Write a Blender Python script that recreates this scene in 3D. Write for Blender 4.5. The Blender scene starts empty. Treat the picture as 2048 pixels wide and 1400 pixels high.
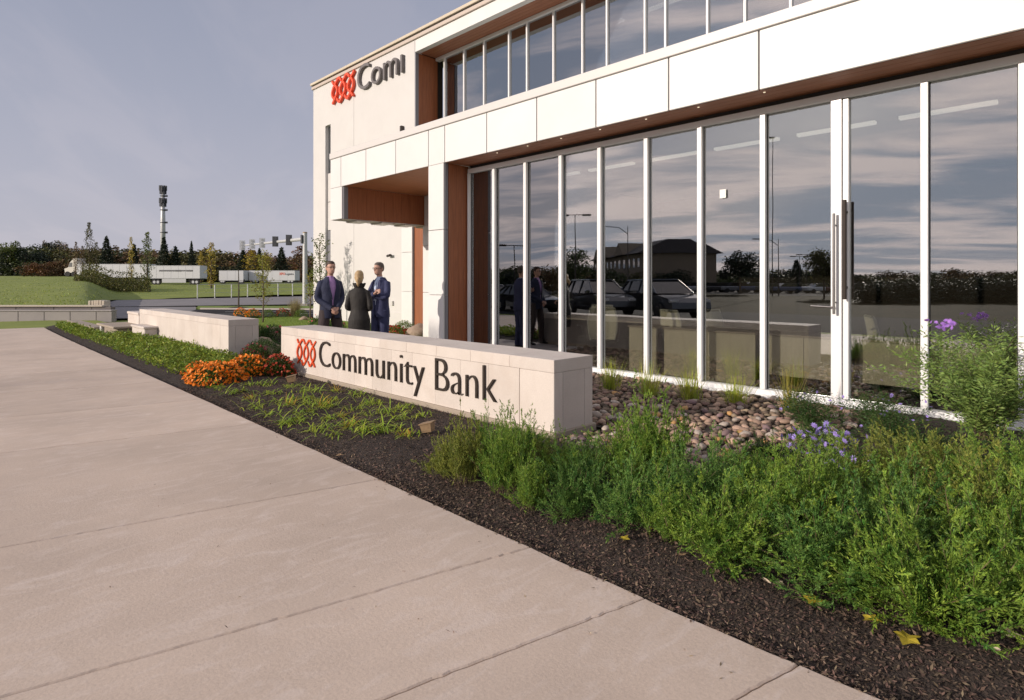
import bpy, bmesh, math, random
import numpy as np
from mathutils import Vector, Matrix, noise as mnoise
R = math.radians
PI = math.pi
C = bpy.context.scene.collection
S = bpy.context.scene
rng = np.random.default_rng(7)
random.seed(7)

# ------------------------------------------------------------------ camera
EYE = 1.5
YAW = R(44.35)                       # camera looks between +X (into the building) and +Y (along the facade)
cam_d = bpy.data.cameras.new('camera')
cam = bpy.data.objects.new('camera', cam_d); C.objects.link(cam)
cam.location = (0, 0, EYE); cam.rotation_euler = (R(90), 0, -YAW)
cam_d.sensor_width = 36; cam_d.lens = 36 * 1200 / 2048
cam_d.shift_y = -135 / 2048
cam_d.clip_start = 0.05; cam_d.clip_end = 6000
S.camera = cam

# ------------------------------------------------------------------ sky and sun
SUN_EL = 15.5
SUN_AZ = math.atan2(-0.955, 0.30)     # angle from +Y towards +X of the direction to the sun
w = bpy.data.worlds.new('World'); S.world = w; w.use_nodes = True
nt = w.node_tree; nt.nodes.clear()
def N(tree, t, **kw):
    n = tree.nodes.new(t)
    for k, v in kw.items(): setattr(n, k, v)
    return n
out = N(nt, 'ShaderNodeOutputWorld'); bg = N(nt, 'ShaderNodeBackground')
sky = N(nt, 'ShaderNodeTexSky', sky_type='NISHITA', sun_disc=False, sun_elevation=R(SUN_EL), sun_rotation=SUN_AZ,
        air_density=1.0, dust_density=0.6, ozone_density=1.5)
hsv = N(nt, 'ShaderNodeHueSaturation'); hsv.inputs['Saturation'].default_value = 0.62
nt.links.new(sky.outputs[0], hsv.inputs['Color'])
veil = N(nt, 'ShaderNodeMix', data_type='RGBA'); veil.inputs[0].default_value = 0.72
veil.inputs[7].default_value = (3.55, 3.7, 4.75, 1)
# paler air towards the horizon
hz = N(nt, 'ShaderNodeMapRange', interpolation_type='SMOOTHSTEP'); hz.inputs['From Min'].default_value = 0.0; hz.inputs['From Max'].default_value = 0.42; hz.inputs['To Min'].default_value = 0.55; hz.inputs['To Max'].default_value = 0.0
hmix = N(nt, 'ShaderNodeMix', data_type='RGBA'); hmix.inputs[7].default_value = (5.1, 4.85, 5.5, 1)
nt.links.new(hsv.outputs[0], veil.inputs[6])
tc = N(nt, 'ShaderNodeTexCoord'); sep = N(nt, 'ShaderNodeSeparateXYZ')
nt.links.new(tc.outputs['Generated'], sep.inputs[0]); nt.links.new(sep.outputs[2], hz.inputs[0]); nt.links.new(hz.outputs[0], hmix.inputs[0]); nt.links.new(veil.outputs[2], hmix.inputs[6])
add = N(nt, 'ShaderNodeMath', operation='ADD'); add.inputs[1].default_value = 0.16; nt.links.new(sep.outputs[2], add.inputs[0])
mxm = N(nt, 'ShaderNodeMath', operation='MAXIMUM'); mxm.inputs[1].default_value = 0.05; nt.links.new(add.outputs[0], mxm.inputs[0])
cmb = N(nt, 'ShaderNodeCombineXYZ')
for i in (0, 1):
    dv = N(nt, 'ShaderNodeMath', operation='DIVIDE'); nt.links.new(sep.outputs[i], dv.inputs[0]); nt.links.new(mxm.outputs[0], dv.inputs[1])
    nt.links.new(dv.outputs[0], cmb.inputs[i])
mp0 = N(nt, 'ShaderNodeMapping'); mp0.inputs['Rotation'].default_value = (0, 0, R(-64)); nt.links.new(cmb.outputs[0], mp0.inputs['Vector'])
mp = N(nt, 'ShaderNodeMapping'); mp.inputs['Scale'].default_value = (0.50, 1.35, 1)
nt.links.new(mp0.outputs[0], mp.inputs['Vector'])
cn = N(nt, 'ShaderNodeTexNoise'); cn.inputs['Scale'].default_value = 1.7; cn.inputs['Detail'].default_value = 7; cn.inputs['Roughness'].default_value = 0.56; cn.inputs['Distortion'].default_value = 0.45
nt.links.new(mp.outputs[0], cn.inputs['Vector'])
big = N(nt, 'ShaderNodeTexNoise'); big.inputs['Scale'].default_value = 0.33; big.inputs['Detail'].default_value = 2
mp2 = N(nt, 'ShaderNodeMapping'); mp2.inputs['Location'].default_value = (1.7, 0.4, 0); nt.links.new(cmb.outputs[0], mp2.inputs['Vector']); nt.links.new(mp2.outputs[0], big.inputs['Vector'])
cr = N(nt, 'ShaderNodeMapRange', interpolation_type='SMOOTHSTEP'); cr.inputs['From Min'].default_value = 0.43; cr.inputs['From Max'].default_value = 0.62
nt.links.new(cn.outputs[0], cr.inputs[0])
br = N(nt, 'ShaderNodeMapRange', interpolation_type='SMOOTHSTEP'); br.inputs['From Min'].default_value = 0.36; br.inputs['From Max'].default_value = 0.60
nt.links.new(big.outputs[0], br.inputs[0])
# cloud cover thins out away from the sunward half of the sky
dsun = N(nt, 'ShaderNodeVectorMath', operation='DOT_PRODUCT'); dsun.inputs[1].default_value = (-0.995, 0.10, 0)
nt.links.new(tc.outputs['Generated'], dsun.inputs[0])
fr = N(nt, 'ShaderNodeMapRange', interpolation_type='SMOOTHSTEP'); fr.inputs['From Min'].default_value = 0.05; fr.inputs['From Max'].default_value = 0.5
fr.inputs['To Min'].default_value = 0.05; fr.inputs['To Max'].default_value = 1.0
nt.links.new(dsun.outputs['Value'], fr.inputs[0])
m1 = N(nt, 'ShaderNodeMath', operation='MULTIPLY'); nt.links.new(cr.outputs[0], m1.inputs[0]); nt.links.new(fr.outputs[0], m1.inputs[1])
hcol = N(nt, 'ShaderNodeMix', data_type='RGBA'); hcol.inputs[6].default_value = (5.1, 4.85, 5.5, 1); hcol.inputs[7].default_value = (7.6, 6.1, 5.8, 1); nt.links.new(fr.outputs[0], hcol.inputs[0]); nt.links.new(hcol.outputs[2], hmix.inputs[7])
m2 = N(nt, 'ShaderNodeMath', operation='MULTIPLY'); nt.links.new(m1.outputs[0], m2.inputs[0]); m2.inputs[1].default_value = 0.72
cmix = N(nt, 'ShaderNodeMix', data_type='RGBA'); nt.links.new(m2.outputs[0], cmix.inputs[0])
nt.links.new(veil.outputs[2], cmix.inputs[6]); cmix.inputs[7].default_value = (13.0, 10.6, 9.8, 1)
# darker lavender cloud bellies on the same side
m3 = N(nt, 'ShaderNodeMath', operation='MULTIPLY'); nt.links.new(br.outputs[0], m3.inputs[0]); nt.links.new(fr.outputs[0], m3.inputs[1])
m4 = N(nt, 'ShaderNodeMath', operation='MULTIPLY'); nt.links.new(m3.outputs[0], m4.inputs[0]); m4.inputs[1].default_value = 0.7
veil2 = N(nt, 'ShaderNodeMix', data_type='RGBA'); nt.links.new(m4.outputs[0], veil2.inputs[0]); nt.links.new(hmix.outputs[2], veil2.inputs[6]); veil2.inputs[7].default_value = (2.9, 3.8, 5.2, 1)
nt.links.new(veil2.outputs[2], cmix.inputs[6])
nt.links.new(cmix.outputs[2], bg.inputs[0]); bg.inputs[1].default_value = 0.10
nt.links.new(bg.outputs[0], out.inputs[0])

sl = bpy.data.lights.new('sun', 'SUN'); sl.energy = 3.7; sl.angle = R(0.5); sl.color = (1.0, 0.88, 0.76)
so = bpy.data.objects.new('sun', sl); C.objects.link(so)
sd = Vector((math.cos(R(SUN_EL)) * math.sin(SUN_AZ), math.cos(R(SUN_EL)) * math.cos(SUN_AZ), math.sin(R(SUN_EL))))
so.rotation_euler = (-sd).to_track_quat('-Z', 'Y').to_euler()
so.location = (-30, 10, 30)
S.view_settings.view_transform = 'Standard'; S.view_settings.look = 'None'
S.view_settings.exposure = 0.12; S.view_settings.gamma = 1; S.view_settings.use_curve_mapping = False

# ------------------------------------------------------------------ positions read off the photograph
def c2w(cx, cz, z=0.0):
    return Vector((cx * math.cos(YAW) + cz * math.sin(YAW), -cx * math.sin(YAW) + cz * math.cos(YAW), z))
def U(px, py, z=0.0):                 # a pixel of the 2048x1400 photograph, on the level z
    cz = (EYE - z) * 1200 / (py - 565); return c2w((px - 1024) / 1200 * cz, cz, z)
def AT(px, cz, z=0.0):
    return c2w((px - 1024) / 1200 * cz, cz, z)

# ------------------------------------------------------------------ materials
MATS = {}
def mat(name, col, rough=0.6, var=0.0, scale=8.0, col2=None, bump=0.0, bscale=60.0, metal=0.0, spec=0.5, isl=0.0, emit=None, trans=0.0, detail=4, stretch=None, coords='Object', objrand=0.0, coat=0.0):
    if name in MATS: return MATS[name]
    m = bpy.data.materials.new(name); m.use_nodes = True; t = m.node_tree
    b = t.nodes['Principled BSDF']; o = t.nodes['Material Output']
    b.inputs['Roughness'].default_value = rough; b.inputs['Metallic'].default_value = metal
    b.inputs['Specular IOR Level'].default_value = spec
    if coat: b.inputs['Coat Weight'].default_value = coat
    b.inputs['Base Color'].default_value = (*col, 1)
    c = None
    tcn = N(t, 'ShaderNodeTexCoord')
    src = tcn.outputs[coords]
    if stretch:
        mpn = N(t, 'ShaderNodeMapping'); mpn.inputs['Scale'].default_value = stretch; t.links.new(src, mpn.inputs[0]); src = mpn.outputs[0]
    if var or col2:
        nz = N(t, 'ShaderNodeTexNoise'); nz.inputs['Scale'].default_value = scale; nz.inputs['Detail'].default_value = detail; nz.inputs['Roughness'].default_value = 0.6
        t.links.new(src, nz.inputs['Vector'])
        mr = N(t, 'ShaderNodeMapRange'); mr.inputs['From Min'].default_value = 0.3; mr.inputs['From Max'].default_value = 0.7
        t.links.new(nz.outputs[0], mr.inputs[0])
        mx = N(t, 'ShaderNodeMix', data_type='RGBA'); t.links.new(mr.outputs[0], mx.inputs[0])
        c2 = col2 or tuple(x * (1 - var) for x in col)
        mx.inputs[6].default_value = (*col, 1); mx.inputs[7].default_value = (*c2, 1)
        c = mx.outputs[2]
    if isl or objrand:
        g = N(t, 'ShaderNodeNewGeometry'); oi = N(t, 'ShaderNodeObjectInfo')
        hs = N(t, 'ShaderNodeHueSaturation')
        if c: t.links.new(c, hs.inputs['Color'])
        else: hs.inputs['Color'].default_value = (*col, 1)
        ad = N(t, 'ShaderNodeMath', operation='MULTIPLY_ADD'); t.links.new(g.outputs['Random Per Island'], ad.inputs[0]); ad.inputs[1].default_value = isl; ad.inputs[2].default_value = 1 - isl / 2 - objrand / 2
        ad2 = N(t, 'ShaderNodeMath', operation='MULTIPLY_ADD'); t.links.new(oi.outputs['Random'], ad2.inputs[0]); ad2.inputs[1].default_value = objrand; t.links.new(ad.outputs[0], ad2.inputs[2])
        t.links.new(ad2.outputs[0], hs.inputs['Value'])
        hm = N(t, 'ShaderNodeMath', operation='MULTIPLY'); t.links.new(g.outputs['Random Per Island'], hm.inputs[0]); hm.inputs[1].default_value = 7.31
        fm = N(t, 'ShaderNodeMath', operation='FRACT'); t.links.new(hm.outputs[0], fm.inputs[0])
        h2 = N(t, 'ShaderNodeMath', operation='MULTIPLY_ADD'); t.links.new(fm.outputs[0], h2.inputs[0]); h2.inputs[1].default_value = 0.06 * min(1, isl); h2.inputs[2].default_value = 0.5 - 0.03 * min(1, isl)
        t.links.new(h2.outputs[0], hs.inputs['Hue'])
        c = hs.outputs[0]
    if c: t.links.new(c, b.inputs['Base Color'])
    if bump:
        nb = N(t, 'ShaderNodeTexNoise'); nb.inputs['Scale'].default_value = bscale; nb.inputs['Detail'].default_value = 5
        t.links.new(src, nb.inputs['Vector'])
        bp = N(t, 'ShaderNodeBump'); bp.inputs['Strength'].default_value = min(1.0, bump); bp.inputs['Distance'].default_value = 0.01 * max(1.0, bump)
        t.links.new(nb.outputs[0], bp.inputs['Height']); t.links.new(bp.outputs[0], b.inputs['Normal'])
    if emit:
        b.inputs['Emission Color'].default_value = (*emit[0], 1); b.inputs['Emission Strength'].default_value = emit[1]
    if trans:
        tr = N(t, 'ShaderNodeBsdfTranslucent'); ms = N(t, 'ShaderNodeMixShader'); ms.inputs[0].default_value = trans
        if c: t.links.new(c, tr.inputs[0])
        else: tr.inputs[0].default_value = (*col, 1)
        t.links.new(b.outputs[0], ms.inputs[1]); t.links.new(tr.outputs[0], ms.inputs[2]); t.links.new(ms.outputs[0], o.inputs[0])
    MATS[name] = m
    return m

def concrete_mat(name, a, b_, scale=1.2, bump=0.35, stain=None, rough=0.85):
    m = mat(name, a, rough, col2=b_, scale=scale, detail=8, coords='Object')
    t = m.node_tree; b = t.nodes['Principled BSDF']
    link = [l for l in t.links if l.to_socket == b.inputs['Base Color']][0]; src = link.from_socket
    tcn = N(t, 'ShaderNodeTexCoord')
    n2 = N(t, 'ShaderNodeTexNoise'); n2.inputs['Scale'].default_value = 90; n2.inputs['Detail'].default_value = 4; t.links.new(tcn.outputs['Object'], n2.inputs['Vector'])
    mr = N(t, 'ShaderNodeMapRange'); mr.inputs['From Min'].default_value = 0.25; mr.inputs['From Max'].default_value = 0.75; mr.inputs['To Min'].default_value = 0.90; mr.inputs['To Max'].default_value = 1.08
    t.links.new(n2.outputs[0], mr.inputs[0])
    vm = N(t, 'ShaderNodeVectorMath', operation='SCALE'); t.links.new(src, vm.inputs[0]); t.links.new(mr.outputs[0], vm.inputs['Scale'])
    last = vm.outputs[0]
    if stain:
        n3 = N(t, 'ShaderNodeTexNoise'); n3.inputs['Scale'].default_value = stain[0]; n3.inputs['Detail'].default_value = 7; n3.inputs['Roughness'].default_value = 0.7; n3.inputs['Distortion'].default_value = 1.2
        mpn = N(t, 'ShaderNodeMapping'); mpn.inputs['Scale'].default_value = stain[3]; t.links.new(tcn.outputs['Object'], mpn.inputs[0]); t.links.new(mpn.outputs[0], n3.inputs['Vector'])
        r3 = N(t, 'ShaderNodeMapRange'); r3.inputs['From Min'].default_value = 0.5; r3.inputs['From Max'].default_value = 0.75; r3.inputs['To Max'].default_value = stain[2]
        t.links.new(n3.outputs[0], r3.inputs[0])
        mx = N(t, 'ShaderNodeMix', data_type='RGBA'); t.links.new(r3.outputs[0], mx.inputs[0]); t.links.new(last, mx.inputs[6]); mx.inputs[7].default_value = (*stain[1], 1)
        last = mx.outputs[2]
    oi = N(t, 'ShaderNodeObjectInfo'); om = N(t, 'ShaderNodeMapRange'); om.inputs['To Min'].default_value = .94; om.inputs['To Max'].default_value = 1.06; t.links.new(oi.outputs['Random'], om.inputs[0])
    v3 = N(t, 'ShaderNodeVectorMath', operation='SCALE'); t.links.new(last, v3.inputs[0]); t.links.new(om.outputs[0], v3.inputs['Scale']); last = v3.outputs[0]
    t.links.new(last, b.inputs['Base Color'])
    nb = N(t, 'ShaderNodeTexNoise'); nb.inputs['Scale'].default_value = 45; nb.inputs['Detail'].default_value = 7; nb.inputs['Roughness'].default_value = 0.65
    t.links.new(tcn.outputs['Object'], nb.inputs['Vector'])
    bp = N(t, 'ShaderNodeBump'); bp.inputs['Strength'].default_value = bump; bp.inputs['Distance'].default_value = 0.006
    t.links.new(nb.outputs[0], bp.inputs['Height']); t.links.new(bp.outputs[0], b.inputs['Normal'])
    return m

def wood_mat(name, a, b_, axis=2):
    st = [1.0, 1.0, 1.0]; st = [14, 14, 14]; st[axis] = 0.6
    return mat(name, a, 0.5, col2=b_, scale=3.0, detail=6, stretch=tuple(st), bump=0.08, bscale=6)

def glass_mat(name, refl, tint, rough=0.0):
    m = bpy.data.materials.new(name); m.use_nodes = True; t = m.node_tree; t.nodes.clear()
    o = N(t, 'ShaderNodeOutputMaterial'); tr = N(t, 'ShaderNodeBsdfTransparent'); tr.inputs[0].default_value = (*tint, 1)
    gl = N(t, 'ShaderNodeBsdfGlossy'); gl.inputs['Roughness'].default_value = rough; gl.inputs['Color'].default_value = (0.90, 0.93, 0.97, 1)
    fz = N(t, 'ShaderNodeFresnel'); fz.inputs['IOR'].default_value = 1.5
    g = N(t, 'ShaderNodeNewGeometry')
    ma = N(t, 'ShaderNodeMath', operation='MULTIPLY_ADD'); ma.inputs[1].default_value = 1.0; ma.inputs[2].default_value = refl; ma.use_clamp = True
    t.links.new(fz.outputs[0], ma.inputs[0])
    # very slight waviness of the panes
    tcn = N(t, 'ShaderNodeTexCoord'); nz = N(t, 'ShaderNodeTexNoise'); nz.inputs['Scale'].default_value = 0.9; nz.inputs['Detail'].default_value = 1
    t.links.new(tcn.outputs['Object'], nz.inputs['Vector'])
    bp = N(t, 'ShaderNodeBump'); bp.inputs['Strength'].default_value = 0.12; bp.inputs['Distance'].default_value = 0.012
    t.links.new(nz.outputs[0], bp.inputs['Height']); t.links.new(bp.outputs[0], gl.inputs['Normal'])
    mx = N(t, 'ShaderNodeMixShader'); t.links.new(ma.outputs[0], mx.inputs[0]); t.links.new(tr.outputs[0], mx.inputs[1]); t.links.new(gl.outputs[0], mx.inputs[2])
    t.links.new(mx.outputs[0], o.inputs[0]); MATS[name] = m
    return m

# ------------------------------------------------------------------ object helpers
def tag(o, label=None, cat=None, group=None, kind=None):
    if label: o['label'] = label
    if cat: o['category'] = cat
    if group: o['group'] = group
    if kind: o['kind'] = kind
    return o
def empty(name, loc=(0, 0, 0), rz=0.0, label=None, cat=None, group=None, scale=1.0):
    o = bpy.data.objects.new(name, None); C.objects.link(o); o.location = loc; o.rotation_euler = (0, 0, rz)
    o.scale = (scale,) * 3 if not isinstance(scale, (tuple, list)) else scale
    o.empty_display_size = 0.1
    return tag(o, label, cat, group)
def link(name, me, m=None, parent=None, loc=(0, 0, 0), rz=0.0, smooth=False):
    if m is not None:
        me.materials.clear()
        for q in (m if isinstance(m, (list, tuple)) else [m]): me.materials.append(q)
    if smooth: me.shade_smooth()
    o = bpy.data.objects.new(name, me); C.objects.link(o); o.location = loc; o.rotation_euler = (0, 0, rz)
    if parent is not None: o.parent = parent
    return o
def copy_tree(o, parent=None):
    c = o.copy(); C.objects.link(c)
    if parent is not None: c.parent = parent
    for ch in list(o.children): copy_tree(ch, c)
    return c
class MB:
    def __init__(s): s.v = []; s.f = []; s.mi = []; s.m = 0
    def add(s, vs, fs):
        o = len(s.v); s.v += [tuple(v) for v in vs]; s.f += [tuple(i + o for i in f) for f in fs]; s.mi += [s.m] * len(fs); return s
    def box(s, x0, x1, y0, y1, z0, z1):
        return s.add([(x0,y0,z0),(x1,y0,z0),(x1,y1,z0),(x0,y1,z0),(x0,y0,z1),(x1,y0,z1),(x1,y1,z1),(x0,y1,z1)],
                     [(0,3,2,1),(4,5,6,7),(0,1,5,4),(1,2,6,5),(2,3,7,6),(3,0,4,7)])
    def cbox(s, x0, x1, y0, y1, z0, z1, b=0.004):
        # box with chamfered edges
        vs = []; idx = {}
        for sx, X in ((0, (x0, x1)[0]), (1, x1)):
            for sy, Y in ((0, y0), (1, y1)):
                for sz, Z in ((0, z0), (1, z1)):
                    ix = 1 if sx == 0 else -1; iy = 1 if sy == 0 else -1; iz = 1 if sz == 0 else -1
                    idx[(sx, sy, sz, 0)] = len(vs); vs.append((X, Y + iy * b, Z + iz * b))
                    idx[(sx, sy, sz, 1)] = len(vs); vs.append((X + ix * b, Y, Z + iz * b))
                    idx[(sx, sy, sz, 2)] = len(vs); vs.append((X + ix * b, Y + iy * b, Z))
        I = lambda a, b2, c, k: idx[(a, b2, c, k)]
        fs = []
        for a in (0, 1):
            q = [I(a,0,0,0), I(a,1,0,0), I(a,1,1,0), I(a,0,1,0)]; fs.append(q if a else q[::-1])
            q = [I(0,a,0,1), I(1,a,0,1), I(1,a,1,1), I(0,a,1,1)]; fs.append(q[::-1] if a else q)
            q = [I(0,0,a,2), I(1,0,a,2), I(1,1,a,2), I(0,1,a,2)]; fs.append(q if a else q[::-1])
        for a in (0, 1):
            for c in (0, 1):
                q = [I(a,c,0,0), I(a,c,0,1), I(a,c,1,1), I(a,c,1,0)]; fs.append(q if (a ^ c) else q[::-1])
                q = [I(a,0,c,0), I(a,1,c,0), I(a,1,c,2), I(a,0,c,2)]; fs.append(q if (a ^ c) == 0 else q[::-1])
                q = [I(0,a,c,1), I(1,a,c,1), I(1,a,c,2), I(0,a,c,2)]; fs.append(q if (a ^ c) else q[::-1])
        for a in (0, 1):
            for c in (0, 1):
                for d in (0, 1):
                    q = [I(a,c,d,0), I(a,c,d,1), I(a,c,d,2)]; fs.append(q if (a + c + d) % 2 == 0 else q[::-1])
        return s.add(vs, fs)
    def tube(s, pts, r, n=10, cap=True):
        pts = [Vector(p) for p in pts]; rs = r if isinstance(r, (list, tuple)) else [r] * len(pts)
        vs = []; prev = None
        for i, p in enumerate(pts):
            d = (pts[min(i + 1, len(pts) - 1)] - pts[max(i - 1, 0)]).normalized()
            if prev is None:
                a = Vector((0, 0, 1)) if abs(d.z) < 0.9 else Vector((1, 0, 0)); u = d.cross(a).normalized()
            else:
                u = (prev - d * prev.dot(d)).normalized()
            prev = u; v = d.cross(u)
            rr = rs[i]; ra, rb = (rr if isinstance(rr, (tuple, list)) else (rr, rr))
            for k in range(n):
                t = 2 * PI * k / n; vs.append(p + u * math.cos(t) * ra + v * math.sin(t) * rb)
        fs = []
        for i in range(len(pts) - 1):
            for k in range(n):
                a = i * n + k; b = i * n + (k + 1) % n; fs.append((a, b, b + n, a + n))
        if cap:
            fs.append(tuple(range(n - 1, -1, -1))); fs.append(tuple((len(pts) - 1) * n + k for k in range(n)))
        return s.add(vs, fs)
    def rings(s, rings, n=20, cap=True):
        # horizontal rings (cx, cy, z, rx, ry[, power]); closed loft
        vs = []
        for r in rings:
            cx, cy, z, rx, ry = r[:5]; p = r[5] if len(r) > 5 else 1.0
            for k in range(n):
                t = 2 * PI * k / n; ct, st = math.cos(t), math.sin(t)
                vs.append((cx + rx * math.copysign(abs(ct) ** p, ct), cy + ry * math.copysign(abs(st) ** p, st), z))
        fs = []
        for i in range(len(rings) - 1):
            for k in range(n):
                a = i * n + k; b = i * n + (k + 1) % n; fs.append((a, b, b + n, a + n))
        if cap:
            fs.append(tuple(range(n - 1, -1, -1))); fs.append(tuple((len(rings) - 1) * n + k for k in range(n)))
        return s.add(vs, fs)
    def prism(s, poly, z0, z1, axis='z'):
        n = len(poly)
        def P(a, b, c): return {'z': (a, b, c), 'x': (c, a, b), 'y': (a, c, b)}[axis]
        vs = [P(a, b, z0) for a, b in poly] + [P(a, b, z1) for a, b in poly]
        fs = [tuple(range(n - 1, -1, -1)), tuple(range(n, 2 * n))] + [(k, (k + 1) % n, n + (k + 1) % n, n + k) for k in range(n)]
        return s.add(vs, fs)
    def mesh(s, name='mesh'):
        me = bpy.data.meshes.new(name); me.from_pydata(s.v, [], s.f)
        if any(s.mi): me.polygons.foreach_set('material_index', s.mi)
        me.update(); return me
    def build(s, name, m, parent=None, loc=(0, 0, 0), rz=0.0, smooth=False, fix=False):
        me = s.mesh(name)
        if fix:
            bm = bmesh.new(); bm.from_mesh(me); bmesh.ops.recalc_face_normals(bm, faces=bm.faces); bm.to_mesh(me); bm.free()
        return link(name, me, m, parent, loc, rz, smooth)
def box(name, x0, x1, y0, y1, z0, z1, m, parent=None, b=0.0):
    mb = MB()
    (mb.cbox(x0, x1, y0, y1, z0, z1, b) if b else mb.box(x0, x1, y0, y1, z0, z1))
    return mb.build(name, m, parent)

def np_mesh(name, verts, quads=None, tris=None, mi=None):
    me = bpy.data.meshes.new(name); verts = np.asarray(verts, dtype=np.float32).reshape(-1, 3)
    me.vertices.add(len(verts)); me.vertices.foreach_set('co', verts.ravel())
    fl = []; st = []; tot = []
    p = 0
    arrs = []
    if quads is not None and len(quads): arrs.append((np.asarray(quads, dtype=np.int32), 4))
    if tris is not None and len(tris): arrs.append((np.asarray(tris, dtype=np.int32), 3))
    nl = sum(a.size for a, k in arrs); nf = sum(len(a) for a, k in arrs)
    me.loops.add(nl); me.polygons.add(nf)
    me.loops.foreach_set('vertex_index', np.concatenate([a.ravel() for a, k in arrs]))
    starts = []
    for a, k in arrs:
        starts.append(p + np.arange(len(a)) * k); p += a.size
    me.polygons.foreach_set('loop_start', np.concatenate(starts).astype(np.int32))
    if mi is not None: me.polygons.foreach_set('material_index', np.asarray(mi, dtype=np.int32))
    me.update(calc_edges=True); me.validate()
    return me
def unit(a): return a / (np.linalg.norm(a, axis=-1, keepdims=True) + 1e-9)
def leaves(pos, d, L, W, curl=0.0, up=None):
    """diamond leaves: pos (N,3) base, d (N,3) direction, L, W arrays -> verts, quads"""
    n = len(pos); d = unit(d)
    r = up if up is not None else rng.normal(size=(n, 3))
    s = unit(np.cross(d, r)); nrm = np.cross(s, d)
    L = np.broadcast_to(L, (n,))[:, None]; W = np.broadcast_to(W, (n,))[:, None]
    a = pos; b = pos + d * L * 0.45 + s * W * 0.5 + nrm * L * curl; c = pos + d * L; e = pos + d * L * 0.45 - s * W * 0.5 + nrm * L * curl
    v = np.stack([a, b, c, e], 1).reshape(-1, 3)
    q = np.arange(4 * n).reshape(n, 4)
    return v, q
def join_np(parts):
    vs = []; qs = []; o = 0
    for v, q in parts:
        vs.append(v); qs.append(q + o); o += len(v)
    return np.concatenate(vs), np.concatenate(qs)
def ribbons(base, d0, L, W, droop, seg=4, taper=1.0):
    """arching blades: each a strip of `seg` quads"""
    n = len(base); d0 = unit(d0); L = np.broadcast_to(L, (n,)); W = np.broadcast_to(W, (n,)); droop = np.broadcast_to(droop, (n,))
    side = unit(np.cross(d0, np.array([0, 0, 1.0]) + rng.normal(size=(n, 3)) * 0.05))
    p = base.copy(); d = d0.copy(); rows = []
    for i in range(seg + 1):
        t = i / seg; wd = W * (1 - t ** 1.6 * taper) * (0.6 + 0.4 * min(1, t * 4))
        rows.append(p - side * wd[:, None] / 2); rows.append(p + side * wd[:, None] / 2)
        p = p + d * (L / seg)[:, None]; d = unit(d + np.array([0, 0, -1.0]) * (droop / seg)[:, None])
    v = np.stack(rows, 1); k = 2 * (seg + 1)
    q = np.array([[2 * i, 2 * i + 1, 2 * i + 3, 2 * i + 2] for i in range(seg)])
    Q = (np.arange(n)[:, None, None] * k + q[None]).reshape(-1, 4)
    return v.reshape(-1, 3), Q
# ------------------------------------------------------------------ ground
def YP(px, P): return P * (.715 - .0005825 * (px - 1024)) / (.000596 * (px + 150))
def ZP(px, py, P): return EYE + (565 - py) / (px + 150) / .715 * P
M_grass = mat('far_grass', (.25, .285, .04), 0.9, col2=(.15, .20, .03), scale=.35, detail=8, bump=1.5, bscale=9)
M_soil = mat('mulch', (.060, .042, .033), 0.95, col2=(.028, .020, .016), scale=30, detail=6, bump=3.0, bscale=70)
M_asph = mat('asphalt', (.034, .033, .035), 0.95, spec=.08, col2=(.05, .048, .048), scale=1.2, detail=8, bump=.4, bscale=120)
M_road = mat('road_asphalt', (.27, .25, .245), 0.9, col2=(.19, .18, .18), scale=.5, detail=6, stretch=(1, 1, 1), bump=.3, bscale=60)
M_pave = concrete_mat('pavement_concrete', (.655, .53, .43), (.49, .395, .32), 0.7, 0.32, stain=(2.8, (.70, .60, .53), 0.8, (1.0, 2.6, 1)))
M_white = mat('white_panel', (.72, .715, .70), 0.45, var=.06, scale=1.2, objrand=.07)
M_white2 = mat('white_wall', (.62, .605, .59), 0.75, var=.05, scale=1.5, bump=.05, bscale=150)
M_alu = mat('white_aluminium', (.80, .80, .80), 0.3)
M_cop = mat('coping_metal', (.62, .60, .58), 0.4)
M_dark = mat('dark_joint', (.05, .045, .045), 0.8)
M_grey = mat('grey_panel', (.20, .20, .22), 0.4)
M_wood = wood_mat('wood_cladding', (.33, .110, .040), (.21, .065, .024), 2)
M_woodh = wood_mat('wood_soffit', (.38, .16, .085), (.26, .105, .056), 1)
M_woodx = wood_mat('wood_soffit_cross', (.42, .155, .065), (.28, .10, .042), 0)
M_lime = concrete_mat('sign_concrete', (.64, .58, .53), (.55, .49, .44), 1.6, 0.25, stain=(2.2, (.50, .42, .36), 0.45, (1, 1, .5)))
M_lime_shade = concrete_mat('sign_concrete_shade', (.34, .30, .28), (.27, .24, .22), 2.5, 0.3, stain=(3, (.25, .22, .20), 0.5, (1, 1, .6)))  # sign concrete with the shade of the wall's back face put into its colour
M_bronze = mat('dark_bronze', (.045, .034, .028), 0.4, metal=.3)
M_org = mat('orange_paint', (.72, .085, .018), 0.4)
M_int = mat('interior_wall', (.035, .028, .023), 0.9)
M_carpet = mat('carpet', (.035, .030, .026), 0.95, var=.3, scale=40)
M_glass = glass_mat('window_glass', 0.27, (.86, .86, .81))
M_glassu = glass_mat('upper_window_glass', 0.34, (.70, .70, .66))

g = 3000
tag(MB().add([(-g,-g,-.14),(g,-g,-.14),(g,g,-.14),(-g,g,-.14)], [(0,1,2,3)]).build('ground', M_grass), kind='structure')

def sheet(name, pts, m, z, kind='structure', thick=0.0):
    v = [(p[0], p[1], z) for p in pts]; n = len(v); mb = MB()
    a = sum(v[i][0] * v[(i + 1) % n][1] - v[(i + 1) % n][0] * v[i][1] for i in range(n))
    if a < 0: v = v[::-1]
    if thick: mb.prism([(p[0], p[1]) for p in v], z - thick, z)
    else: mb.add(v, [tuple(range(n))])
    return tag(mb.build(name, m), kind=kind)

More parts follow.
